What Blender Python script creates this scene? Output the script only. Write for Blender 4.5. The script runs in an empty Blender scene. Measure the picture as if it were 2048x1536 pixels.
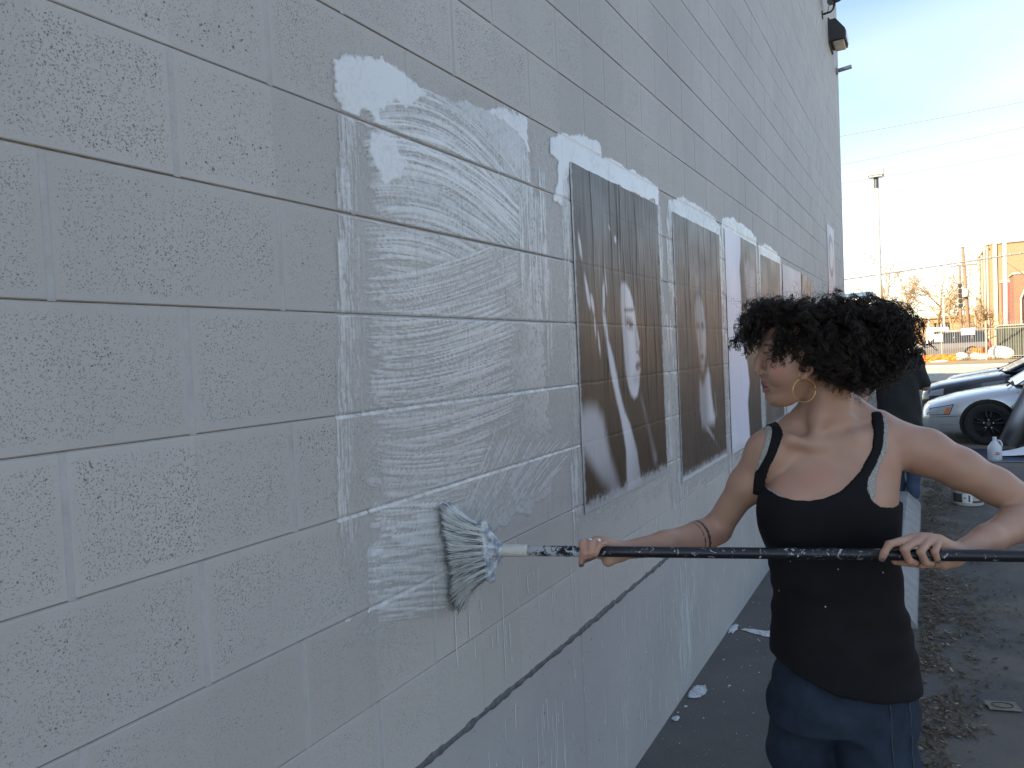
import bpy, bmesh, math, random
import numpy as np
from mathutils import Vector, Matrix
SC = bpy.context.scene
COL = SC.collection
R = math.radians
rng = np.random.default_rng(7)
random.seed(7)

# ------------------------------------------------------------------ camera
FPX, YAW, PITCH, ROLL = 1463.36, 0.516523, -0.036601, -0.046862
CAM = np.array([1.01723, 0.0, 1.6118])
Fv = np.array([-math.sin(YAW)*math.cos(PITCH), math.cos(YAW)*math.cos(PITCH), math.sin(PITCH)])
R0 = np.array([math.cos(YAW), math.sin(YAW), 0.0])
U0 = np.cross(R0, Fv)
Rv = math.cos(ROLL)*R0 + math.sin(ROLL)*U0
Uv = -math.sin(ROLL)*R0 + math.cos(ROLL)*U0
cd = bpy.data.cameras.new('camera'); cam = bpy.data.objects.new('camera', cd); COL.objects.link(cam)
cd.sensor_width = 36.0; cd.lens = FPX/2048*36; cd.clip_start = .02; cd.clip_end = 3000
M = Matrix.Identity(4)
for i in range(3):
    M[i][0] = Rv[i]; M[i][1] = Uv[i]; M[i][2] = -Fv[i]; M[i][3] = CAM[i]
cam.matrix_world = M
SC.camera = cam

def W(x, y, d):
    "world point seen at photo point x, y at distance d along the view axis (survey of the photograph)"
    return CAM + d*(Fv + Rv*(x-1024)/FPX - Uv*(y-768)/FPX)
def Gd(x, y, z=0.0):
    r = Fv + Rv*(x-1024)/FPX - Uv*(y-768)/FPX
    return CAM + r*((z-CAM[2])/r[2])

# ------------------------------------------------------------------ sky, sun, exposure
SUN_EL, SUN_AZ = 27.0, 212.0          # azimuth measured clockwise from +Y: the sun stands behind the building
wd = bpy.data.worlds.new('World'); SC.world = wd; wd.use_nodes = True
nt = wd.node_tree; nt.nodes.clear()
def wn(t, **k):
    n = nt.nodes.new(t)
    for a, b in k.items(): setattr(n, a, b)
    return n
out = wn('ShaderNodeOutputWorld'); bg = wn('ShaderNodeBackground')
sky = wn('ShaderNodeTexSky', sky_type='NISHITA', sun_disc=False, sun_elevation=R(SUN_EL), sun_rotation=R(SUN_AZ), air_density=1.0, dust_density=.5, ozone_density=3.0, altitude=1600)
tc = wn('ShaderNodeTexCoord'); mp = wn('ShaderNodeMapping'); mp.inputs['Scale'].default_value = (1.0, 1.0, 4.0); mp.inputs['Rotation'].default_value = (0.10, -0.18, .4)
cn = wn('ShaderNodeTexNoise'); cn.inputs['Scale'].default_value = 1.6; cn.inputs['Detail'].default_value = 3; cn.inputs['Roughness'].default_value = .45
cr = wn('ShaderNodeMapRange'); cr.inputs[1].default_value = .46; cr.inputs[2].default_value = .80; cr.inputs[4].default_value = .32
cm = wn('ShaderNodeMixRGB'); cm.inputs[2].default_value = (5.2, 5.5, 5.9, 1)
L = nt.links.new
L(tc.outputs['Generated'], mp.inputs[0]); L(mp.outputs[0], cn.inputs['Vector']); L(cn.outputs[0], cr.inputs[0])
L(cr.outputs[0], cm.inputs[0]); L(sky.outputs[0], cm.inputs[1]); L(cm.outputs[0], bg.inputs[0])
bg.inputs[1].default_value = 0.14
L(bg.outputs[0], out.inputs[0])
sl = bpy.data.lights.new('sun', 'SUN'); so = bpy.data.objects.new('sun', sl); COL.objects.link(so)
sl.energy = 5.0; sl.angle = R(.53); sl.color = (1.0, .90, .76)
sd = Vector((math.sin(R(SUN_AZ))*math.cos(R(SUN_EL)), math.cos(R(SUN_AZ))*math.cos(R(SUN_EL)), math.sin(R(SUN_EL))))
so.rotation_euler = sd.to_track_quat('Z', 'Y').to_euler(); so.location = sd*60
SC.view_settings.view_transform = 'Standard'; SC.view_settings.look = 'None'
SC.view_settings.gamma = 1; SC.view_settings.use_curve_mapping = False
SC.view_settings.exposure = 1.42
SC.view_settings.use_white_balance = True; SC.view_settings.white_balance_temperature = 8300; SC.view_settings.white_balance_tint = 10

# ------------------------------------------------------------------ helpers
def mesh(name, V, Fc, smooth=False):
    me = bpy.data.meshes.new(name)
    V = np.asarray(V, np.float32)
    if isinstance(Fc, np.ndarray):
        n, k = Fc.shape
        me.vertices.add(len(V)); me.vertices.foreach_set('co', V.ravel())
        me.loops.add(n*k); me.loops.foreach_set('vertex_index', Fc.astype(np.int32).ravel())
        me.polygons.add(n); me.polygons.foreach_set('loop_start', np.arange(0, n*k, k, dtype=np.int32))
        me.update(calc_edges=True); me.validate()
    else:
        me.from_pydata([tuple(map(float, v)) for v in V], [], [list(map(int, f)) for f in Fc]); me.update()
    if smooth: me.polygons.foreach_set('use_smooth', np.ones(len(me.polygons), bool))
    return me
def attr(me, name, vals):
    vals = np.asarray(vals, np.float32)
    if vals.ndim == 1:
        a = me.attributes.new(name, 'FLOAT', 'POINT'); a.data.foreach_set('value', vals)
    else:
        if vals.shape[1] == 3: vals = np.concatenate([vals, np.ones((len(vals), 1), np.float32)], 1)
        a = me.attributes.new(name, 'FLOAT_COLOR', 'POINT'); a.data.foreach_set('color', vals.ravel())
def put(name, me, mat=None, parent=None, loc=None, rotz=None):
    o = bpy.data.objects.new(name, me); COL.objects.link(o)
    if mat is not None:
        me.materials.clear()
        for m in (mat if isinstance(mat, (list, tuple)) else [mat]): me.materials.append(m)
    if parent: o.parent = parent
    if loc is not None: o.location = tuple(loc)
    if rotz is not None: o.rotation_euler[2] = rotz
    return o
def tag(o, label=None, cat=None, group=None, kind=None):
    if label: o['label'] = label
    if cat: o['category'] = cat
    if group: o['group'] = group
    if kind: o['kind'] = kind
    return o
def empty(name, loc=(0, 0, 0), rotz=0, **k):
    o = bpy.data.objects.new(name, None); COL.objects.link(o); o.location = tuple(loc); o.rotation_euler[2] = rotz; o.empty_display_size = .1
    return tag(o, **k)
class MB:
    "collects shapes into one mesh"
    def __init__(s): s.v = []; s.f = []; s.n = 0
    def add(s, V, Fc):
        s.v += [tuple(map(float, p)) for p in V]; s.f += [tuple(int(i)+s.n for i in f) for f in Fc]; s.n = len(s.v); return s
    def box(s, x0, x1, y0, y1, z0, z1):
        V = [(x, y, z) for z in (z0, z1) for y in (y0, y1) for x in (x0, x1)]
        return s.add(V, [(0, 2, 3, 1), (4, 5, 7, 6), (0, 1, 5, 4), (2, 6, 7, 3), (0, 4, 6, 2), (1, 3, 7, 5)])
    def bbox(s, x0, x1, y0, y1, z0, z1, b=.003):
        "box with chamfered edges"
        bm = bmesh.new(); bmesh.ops.create_cube(bm, size=1)
        for v in bm.verts:
            v.co = ((x0+x1)/2+v.co.x*(x1-x0), (y0+y1)/2+v.co.y*(y1-y0), (z0+z1)/2+v.co.z*(z1-z0))
        bmesh.ops.bevel(bm, geom=bm.edges[:], offset=b, segments=1, affect='EDGES')
        bm.verts.index_update(); r = s.add([v.co for v in bm.verts], [[v.index for v in f.verts] for f in bm.faces]); bm.free(); return r
    def tube(s, pts, rad, n=8, cap=True):
        pts = [np.asarray(p, float) for p in pts]
        rad = [rad]*len(pts) if np.isscalar(rad) else list(rad)
        t = [pts[min(i+1, len(pts)-1)]-pts[max(i-1, 0)] for i in range(len(pts))]
        t = [x/(np.linalg.norm(x)+1e-12) for x in t]
        u = np.cross(t[0], (0, 0, 1.0)); u = np.cross(t[0], (1.0, 0, 0)) if np.linalg.norm(u) < .05 else u
        V = []
        for p, q, r in zip(pts, t, rad):
            u = u-q*np.dot(u, q); u /= np.linalg.norm(u)+1e-12; w = np.cross(q, u)
            V += [p+r*(math.cos(2*math.pi*k/n)*u+math.sin(2*math.pi*k/n)*w) for k in range(n)]
        Fc = [(i*n+k, i*n+(k+1) % n, (i+1)*n+(k+1) % n, (i+1)*n+k) for i in range(len(pts)-1) for k in range(n)]
        if cap: Fc += [tuple(range(n))[::-1], tuple((len(pts)-1)*n+k for k in range(n))]
        return s.add(V, Fc)
    def lathe(s, prof, c, axis=(0, 0, 1), n=24):
        "profile of (radius, height) pairs turned about axis through c"
        ax = np.asarray(axis, float); ax /= np.linalg.norm(ax); c = np.asarray(c, float)
        u = np.cross(ax, (1, 0, 0)) if abs(ax[0]) < .9 else np.cross(ax, (0, 1, 0)); u /= np.linalg.norm(u); w = np.cross(ax, u)
        V = [c+ax*h+r*(math.cos(2*math.pi*k/n)*u+math.sin(2*math.pi*k/n)*w) for r, h in prof for k in range(n)]
        Fc = [(i*n+k, i*n+(k+1) % n, (i+1)*n+(k+1) % n, (i+1)*n+k) for i in range(len(prof)-1) for k in range(n)]
        Fc += [tuple(range(n))[::-1], tuple((len(prof)-1)*n+k for k in range(n))]
        return s.add(V, Fc)
    def prism(s, poly, fn0, fn1):
        "polygon extruded between two maps from 2d to 3d"
        n = len(poly); V = [fn0(*p) for p in poly]+[fn1(*p) for p in poly]
        return s.add(V, [tuple(range(n))[::-1], tuple(range(n, 2*n))]+[(k, (k+1) % n, n+(k+1) % n, n+k) for k in range(n)])
    def build(s, name, mat, parent=None, smooth=False, **k):
        me = mesh(name, s.v, s.f, smooth)
        if smooth == 'auto':
            pass
        return put(name, me, mat, parent, **k)

class NT:
    "small node-graph writer"
    def __init__(s, name):
        s.m = bpy.data.materials.new(name); s.m.use_nodes = True; s.t = s.m.node_tree
        s.b = s.t.nodes['Principled BSDF']; s.o = s.t.nodes['Material Output']
        s.geo = None
    def n(s, t, **k):
        x = s.t.nodes.new('ShaderNode'+t)
        for a, b in k.items():
            if a.startswith('i_'):
                key = a[2:]; key = int(key) if key.isdigit() else key
                s.set(x.inputs[key], b)
            else: setattr(x, a, b)
        return x
    def set(s, sock, v):
        if hasattr(v, 'is_linked') or hasattr(v, 'links'): s.t.links.new(v, sock)
        else: sock.default_value = v
    def pos(s):
        if not s.geo: s.geo = s.n('NewGeometry')
        return s.geo.outputs['Position']
    def obj(s): return s.n('TexCoord').outputs['Object']
    def noise(s, scale, detail=2, rough=.5, vec=None, dist=0, w=None):
        x = s.n('TexNoise'); x.inputs['Scale'].default_value = scale; x.inputs['Detail'].default_value = detail
        x.inputs['Roughness'].default_value = rough; x.inputs['Distortion'].default_value = dist
        s.t.links.new(vec if vec is not None else s.pos(), x.inputs['Vector']); return x.outputs[0]
    def stretch(s, sc, vec=None, rot=(0, 0, 0)):
        x = s.n('Mapping'); x.inputs['Scale'].default_value = sc; x.inputs['Rotation'].default_value = rot
        s.t.links.new(vec if vec is not None else s.pos(), x.inputs[0]); return x.outputs[0]
    def rng(s, v, a, b, c=0., d=1.):
        x = s.n('MapRange'); s.set(x.inputs[0], v)
        for i, q in zip((1, 2, 3, 4), (a, b, c, d)): s.set(x.inputs[i], q)
        return x.outputs[0]
    def math(s, op, a, b=0.0, c=None):
        x = s.n('Math', operation=op); s.set(x.inputs[0], a); s.set(x.inputs[1], b)
        if c is not None: s.set(x.inputs[2], c)
        return x.outputs[0]
    def mix(s, f, a, b, mode='MIX'):
        x = s.n('MixRGB', blend_type=mode); s.set(x.inputs[0], f)
        for i, q in ((1, a), (2, b)):
            s.set(x.inputs[i], q if hasattr(q, 'links') else (tuple(q)+(1,))[:4])
        return x.outputs[0]
    def attr(s, name, col=False):
        x = s.n('Attribute', attribute_name=name); return x.outputs['Color' if col else 'Fac']
    def bump(s, h, strength=.5, dist=.01):
        x = s.n('Bump'); x.inputs['Strength'].default_value = strength; x.inputs['Distance'].default_value = dist
        s.t.links.new(h, x.inputs['Height']); s.t.links.new(x.outputs[0], s.b.inputs['Normal'])
    def p(s, **k):
        for a, v in k.items():
            key = {'color': 'Base Color', 'rough': 'Roughness', 'metal': 'Metallic', 'alpha': 'Alpha', 'trans': 'Transmission Weight', 'coat': 'Coat Weight', 'spec': 'Specular IOR Level', 'sss': 'Subsurface Weight', 'ior': 'IOR', 'sheen': 'Sheen Weight', 'coat_rough': 'Coat Roughness'}[a]
            if a == 'color' and not hasattr(v, 'links'): v = (tuple(v)+(1,))[:4]
            s.set(s.b.inputs[key], v)
        return s
def simple(name, col, rough=.6, var=.12, scale=12, bump=0.0, bscale=60, **k):
    "plain surface with tonal mottling and fine relief"
    q = NT(name); v = q.obj()
    n = q.noise(scale, 4, .6, vec=v)
    q.p(color=q.mix(q.rng(n, .3, .7), [c*(1-var) for c in col], [min(1, c*(1+var)) for c in col]), rough=rough, **k)
    if bump: q.bump(q.noise(bscale, 3, .6, vec=v), bump, .004)
    return q.m
def fbm(shape, cells, octv=4, seed=0, rough=.5):
    "tileless value noise on a grid, 0..1"
    g = np.random.default_rng(seed); outp = np.zeros(shape); amp = 1.; tot = 0
    for o in range(octv):
        cy, cx = max(1, int(cells[0]*2**o)), max(1, int(cells[1]*2**o))
        t = g.random((cy+2, cx+2))
        yy = np.linspace(0, cy, shape[0], endpoint=False); xx = np.linspace(0, cx, shape[1], endpoint=False)
        yi = yy.astype(int); xi = xx.astype(int); fy = yy-yi; fx = xx-xi
        fy = (fy*fy*(3-2*fy))[:, None]; fx = (fx*fx*(3-2*fx))[None]
        a = t[np.ix_(yi, xi)]*(1-fx)+t[np.ix_(yi, xi+1)]*fx; b = t[np.ix_(yi+1, xi)]*(1-fx)+t[np.ix_(yi+1, xi+1)]*fx
        outp += amp*(a*(1-fy)+b*fy); tot += amp; amp *= rough
    return outp/tot
def sstep(a, b, x):
    t = np.clip((x-a)/(b-a), 0, 1); return t*t*(3-2*t)
def poly_sdf(poly, X, Y):
    "signed distance to a polygon, negative inside"
    P = np.asarray(poly, float); d = np.full(X.shape, 1e9); ins = np.zeros(X.shape, bool)
    for i in range(len(P)):
        a, b = P[i], P[(i+1) % len(P)]; e = b-a
        t = np.clip(((X-a[0])*e[0]+(Y-a[1])*e[1])/(e@e+1e-12), 0, 1)
        d = np.minimum(d, (X-a[0]-t*e[0])**2+(Y-a[1]-t*e[1])**2)
        c = (a[1] > Y) != (b[1] > Y)
        with np.errstate(divide='ignore', invalid='ignore'):
            ins ^= c & (X < (b[0]-a[0])*(Y-a[1])/(b[1]-a[1]+1e-18)+a[0])
    return np.where(ins, -1, 1)*np.sqrt(d)
def gridfaces(nu, nv):
    i = np.arange(nu*nv).reshape(nu, nv)
    return np.stack([i[:-1, :-1].ravel(), i[1:, :-1].ravel(), i[1:, 1:].ravel(), i[:-1, 1:].ravel()], 1)
# ------------------------------------------------------------------ ground
q = NT('asphalt'); n1 = q.noise(2.2, 5, .6); n2 = q.noise(140, 3, .7); n3 = q.noise(420, 2, .6)
dirt = q.noise(1.3, 4, .6)
sx = q.n('SeparateXYZ'); q.t.links.new(q.pos(), sx.inputs[0])
c = q.mix(q.rng(n1, .3, .7), (.088, .085, .082), (.130, .124, .116))
c = q.mix(q.rng(n2, .50, .72), c, (.17, .165, .155))
lot = q.math('MULTIPLY', q.rng(sx.outputs[0], .8, 1.3), q.rng(dirt, .42, .60))
c = q.mix(q.math('MULTIPLY', lot, .8), c, (.20, .168, .138))
c = q.mix(q.rng(n3, .64, .75, 0, .5), c, (.30, .29, .27))
q.p(color=c, rough=.92, spec=.3); q.bump(n2, .8, .006)
M_asph = q.m
V = [(-400, -200, 0), (400, -200, 0), (400, 900, 0), (-400, 900, 0)]
tag(put('ground', mesh('ground', V, [(0, 1, 2, 3)]), M_asph), kind='structure')
q = NT('street_surface'); n1 = q.noise(.8, 4); q.p(color=q.mix(n1, (.38, .355, .31), (.48, .45, .40)), rough=.95)
rd = MB(); rd.box(-90, 120, 31.0, 44.5, .002, .006); tag(rd.build('street', q.m), kind='structure')
q = NT('verge'); n1 = q.noise(1.5, 5, .7); q.p(color=q.mix(n1, (.20, .155, .09), (.33, .27, .16)), rough=1)
vg = MB(); vg.box(-90, 120, 44.8, 120, .002, .02); tag(vg.build('dry_verge', q.m), kind='structure')
kb = MB(); kb.bbox(-90, 120, 44.5, 44.8, 0, .13, .02); tag(kb.build('street_kerb', simple('kerb_concrete', (.42, .40, .37), .9)), kind='structure')

# ------------------------------------------------------------------ block building
BW, BH = .4064, .2032
Y0, Z0 = .55506, 1.91795                      # a head joint and a bed joint measured on the wall
YEND, YBEG, ZTOP, ZF = 11.752, -6.0, 8.2, Z0-6*BH
def block_mat():
    q = NT('painted_block')
    s = q.n('SeparateXYZ'); q.t.links.new(q.pos(), s.inputs[0])
    row = q.math('FLOOR', q.math('DIVIDE', q.math('SUBTRACT', s.outputs[2], Z0), BH))
    colm = q.math('FLOOR', q.math('ADD', q.math('DIVIDE', q.math('SUBTRACT', s.outputs[1], Y0), BW), q.math('MULTIPLY', q.math('MODULO', q.math('ADD', row, 100.0), 2.0), .5)))
    cb = q.n('CombineXYZ'); q.set(cb.inputs[0], row); q.set(cb.inputs[1], colm)
    wn_ = q.n('TexWhiteNoise', noise_dimensions='2D'); q.t.links.new(cb.outputs[0], wn_.inputs['Vector'])
    tone = q.rng(wn_.outputs['Value'], 0, 1, .93, 1.06)
    big = q.noise(1.1, 3, .6); med = q.noise(9, 4, .65)
    wob = q.n('VectorMath', operation='ADD'); q.t.links.new(q.pos(), wob.inputs[0])
    wn2 = q.n('TexNoise'); wn2.inputs['Scale'].default_value = 240; q.t.links.new(q.pos(), wn2.inputs['Vector'])
    ws_ = q.n('VectorMath', operation='SCALE'); q.t.links.new(wn2.outputs['Color'], ws_.inputs[0]); ws_.inputs['Scale'].default_value = .005; q.t.links.new(ws_.outputs[0], wob.inputs[1])
    def dots(sc, lo):
        v = q.n('TexVoronoi', feature='F1'); v.inputs['Scale'].default_value = sc; q.t.links.new(wob.outputs[0], v.inputs['Vector'])
        s2 = q.n('SeparateXYZ'); q.t.links.new(v.outputs['Color'], s2.inputs[0]); return v.outputs['Distance'], q.rng(s2.outputs[0], lo, 1.0, 0, .46)
    pd1, pr1 = dots(165, .30); pd2, pr2 = dots(330, .02)
    dens = q.math('ADD', q.rng(med, .3, .7, -.055, .035), q.rng(wn_.outputs['Value'], 0, 1, -.02, .02))
    smooth_low = q.rng(s.outputs[2], .95, 1.25, -.03, 0.0)       # the lowest courses carry more paint
    th = q.math('ADD', q.math('ADD', .402, dens), smooth_low)
    def edge(v, cell, off):
        f_ = q.math('FRACT', q.math('ADD', q.math('DIVIDE', v, cell), off)); return q.math('MULTIPLY', q.math('MINIMUM', f_, q.math('SUBTRACT', 1.0, f_)), cell)
    ez = edge(q.math('SUBTRACT', s.outputs[2], Z0), BH, 0.0)
    ey = edge(q.math('SUBTRACT', s.outputs[1], Y0), BW, q.math('MULTIPLY', q.math('MODULO', q.math('ADD', row, 101.0), 2.0), .5))
    rim = q.rng(q.math('MINIMUM', ez, ey), .005, .020, .25, 1.0)
    dm = q.math('MULTIPLY', q.rng(th, .33, .45, .62, 1.25), rim); r1 = q.math('MULTIPLY', pr1, dm); r2 = q.math('MULTIPLY', pr2, dm)
    mask = q.rng(q.math('SUBTRACT', pd1, r1), .05, -.10); mask2 = q.rng(q.math('SUBTRACT', pd2, r2), .05, -.12, 0, .8)
    base = q.mix(q.rng(big, .3, .7), (.424, .406, .388), (.480, .460, .440))
    base = q.mix(q.rng(med, .35, .7, 0, .35), base, (.49, .47, .45))
    hs = q.n('HueSaturation'); q.set(hs.inputs['Value'], tone); q.set(hs.inputs['Color'], base); base = hs.outputs[0]
    c = q.mix(q.math('MULTIPLY', mask, .78), base, (.09, .08, .075))
    c = q.mix(q.math('MULTIPLY', mask2, .75), c, (.13, .12, .115))
    streak = q.noise(5, 4, .6, vec=q.stretch((1, 6, .35)))
    c = q.mix(q.rng(streak, .58, .8, 0, .22), c, (.30, .28, .26))
    q.p(color=c, rough=q.rng(mask, 0, 1, .62, .95), spec=.35)
    h = q.math('SUBTRACT', q.math('MULTIPLY', q.noise(90, 4, .7), .55), mask)
    q.bump(h, .55, .0035)
    return q.m
M_block = block_mat()
M_mortar = simple('mortar', (.30, .262, .215), .95, .3, 30, .6, 200)
M_mort2 = simple('painted_mortar', (.44, .43, .425), .8, .1, 20, .4, 150)
bld = empty('block_building', (0, YEND, 0), 0, label='tall pale grey painted concrete block building with pasted posters along its side wall', cat='building')
BI = Matrix.Translation((0, -YEND, 0))
def under(o, par=bld):
    o.parent = par; o.matrix_parent_inverse = Matrix.Translation((-par.location.x, -par.location.y, -par.location.z)) if True else Matrix()
    return o
thick = {0: .0055, -1: .0028, 1: .0045, -2: .0048, 2: .0035, 3: .0035, 4: .0035, 5: .0025, -3: .003, -4: .0045}
def gap(j): return thick.get(j, .0026+.0022*((j*7919) % 5 == 0)+.0006*((j*31) % 3))
jtop = int(round((ZTOP-Z0)/BH))
rows = range(-jtop, 6)                        # course j lies between bed joints j (top) and j+1 (bottom)
cells = []
for j in rows:
    off = 0 if j % 2 == 0 else .5
    zt, zb = Z0-j*BH-gap(j)/2, Z0-(j+1)*BH+gap(j+1)/2
    k0 = math.floor((YBEG-Y0)/BW-off); k1 = math.ceil((YEND-Y0)/BW-off)
    for k in range(k0, k1):
        ya, yb = max(YBEG, Y0+(k+off)*BW), min(YEND, Y0+(k+off+1)*BW)
        if yb-ya < .02: continue
        c = np.array([0, (ya+yb)/2, (zt+zb)/2]); v = c-CAM; w = v@Fv
        vis = False
        if w > .15:
            for yy in (ya, (ya+yb)/2, yb):
                for zz in (zb, zt):
                    v = np.array([0, yy, zz])-CAM; w2 = v@Fv
                    if w2 > .1:
                        px, py = 1024+FPX*(v@Rv)/w2, 768-FPX*(v@Uv)/w2
                        if -10 < px < 2058 and -10 < py < 1546: vis = True
        area = (yb-ya)/BW/np.linalg.norm(c-CAM)**3
        cells.append((vis, area, j, ya, yb, zb, zt))
cells.sort(key=lambda t: (-t[0], -t[1]))
DEPTH = .10
cache = {}
rest = MB()
VJ = .0050
for idx, (vis, a, j, ya, yb, zb, zt) in enumerate(cells):
    ww, hh = yb-ya-2*VJ, zt-zb
    proud = .0012*(((j*53+int(ya*37)*17) % 9)/8-.5)
    if vis and idx < 300:
        key = (round(ww, 3), round(hh, 4))
        if key not in cache:
            m_ = MB(); m_.bbox(-DEPTH, 0, -ww/2, ww/2, -hh/2, hh/2, .0016); cache[key] = mesh('block', m_.v, m_.f); cache[key].materials.append(M_block)
        o = put('block', cache[key], None, None, loc=(proud, (ya+yb)/2, (zb+zt)/2)); o.parent = bld; o.location.y -= YEND
    else:
        rest.box(-DEPTH, proud, ya+VJ, yb-VJ, zb, zt)
o = rest.build('block', M_block, bld, loc=(0, -YEND, 0)); o['kind'] = 'stuff'
mm = MB()
mm.add([(-.0045, YBEG, ZF), (-.0045, YEND, ZF), (-.0045, YEND, ZTOP), (-.0045, YBEG, ZTOP)], [(0, 1, 2, 3)])
o = mm.build('bed_mortar', M_mortar, bld, loc=(0, -YEND, 0))
mv = MB()
for vis, a, j, ya, yb, zb, zt in cells:
    mv.add([(-.0014, yb-VJ-.001, zb-.001), (-.0014, yb+VJ+.001, zb-.001), (-.0014, yb+VJ+.001, zt+.001), (-.0014, yb-VJ-.001, zt+.001)], [(0, 1, 2, 3)])
    if vis or True:
        z2 = zt+min(.003, gap(j)*.6)
        mv.add([(-.0030, ya, zt-.001), (-.0030, yb, zt-.001), (-.0026, yb, z2), (-.0026, ya, z2)], [(0, 1, 2, 3)])
o = mv.build('head_mortar', M_mort2, bld, loc=(0, -YEND, 0)); o['kind'] = 'stuff'
# smooth rendered foundation course with form seams
q = NT('painted_foundation'); n1 = q.noise(2.5, 5, .6); n2 = q.noise(60, 3, .6)
sp = q.noise(95, 1.5, .5)
c = q.mix(q.rng(n1, .3, .7), (.36, .36, .365), (.42, .415, .41)); c = q.mix(q.rng(sp, .30, .25, 0, .85), c, (.08, .075, .07))
q.p(color=c, rough=.6, spec=.4); q.bump(q.math('ADD', n2, q.math('MULTIPLY', q.noise(12, 3), 1.5)), .25, .004)
M_found = q.m
ys = [YBEG]+[Y0+BW*k for k in range(-14, 28, 3) if YBEG < Y0+BW*k < YEND-.3]+[YEND]
for a_, b_ in zip(ys[:-1], ys[1:]):
    m_ = MB(); m_.bbox(-.12, -.0015, a_+.0012, b_-.0012, -.3, ZF-.012, .002)
    m_.build('foundation_panel', M_found, bld, loc=(0, -YEND, 0))
# ragged dark bead of mortar squeezed out over the foundation
ny = 2600; yy = np.linspace(.6, YEND, ny); na = 7
nz = fbm((1, ny), (1, 260), 4, 3)[0]; nz2 = fbm((1, ny), (1, 90), 3, 9)[0]
rad = .0075+.0045*sstep(.35, .75, nz)+.003*nz2; cz = ZF-.004+.006*(fbm((1, ny), (1, 150), 3, 5)[0]-.5)
ang = np.linspace(-.5*math.pi, .5*math.pi, na)
Vb = np.stack([np.repeat(-.003+rad[:, None]*.55*np.cos(ang)[None], 1, 0), np.repeat(yy[:, None], na, 1)-YEND, cz[:, None]+rad[:, None]*np.sin(ang)[None]], -1).reshape(-1, 3)
o = put('mortar_bead', mesh('mortar_bead', Vb, gridfaces(ny, na), True), simple('dark_bead', (.115, .12, .125), .85, .35, 40, .8, 160), bld)
# the building's body behind its block face
bb = MB(); bb.box(-14, -.101, YBEG, YEND-.004, -.2, ZTOP-.02); bb.build('rear_shell', M_mort2, bld, loc=(0, -YEND, 0))
cp = MB(); cp.bbox(-14, .04, YBEG-.03, YEND+.03, ZTOP, ZTOP+.12, .01); cp.build('parapet_coping', simple('coping', (.3, .3, .31), .5), bld, loc=(0, -YEND, 0))
# ------------------------------------------------------------------ wheat paste brushed on the wall (thin film with real relief)
q = NT('wet_paste'); al = q.attr('cover'); n1 = q.noise(500, 2, .6)
wh = q.attr('white'); c = q.mix(wh, (.62, .615, .60), q.mix(n1, (.70, .73, .75), (.80, .82, .83))); q.p(color=c, rough=q.rng(wh, 0, 1, .25, .34), spec=.55, alpha=al); q.bump(q.math('ADD', q.noise(330, 3, .7), q.math('MULTIPLY', wh, .5)), .32, .002)
M_paste = q.m
def joint_dip(Y, Z):
    "how far the wall surface lies behind the block faces"
    row = np.floor((Z-Z0)/BH).astype(int)
    d = np.zeros(Y.shape)
    zz = (Z-Z0)/BH; near = np.abs(zz-np.round(zz))*BH
    d = np.maximum(d, .0035*(1-sstep(.001, .006, near)))
    cc = (Y-Y0)/BW+np.where(row % 2 == 0, .5, 0); nearv = np.abs(cc-np.round(cc))*BW
    return np.maximum(d, .0018*(1-sstep(.001, .005, nearv)))*(Z > ZF)
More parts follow.
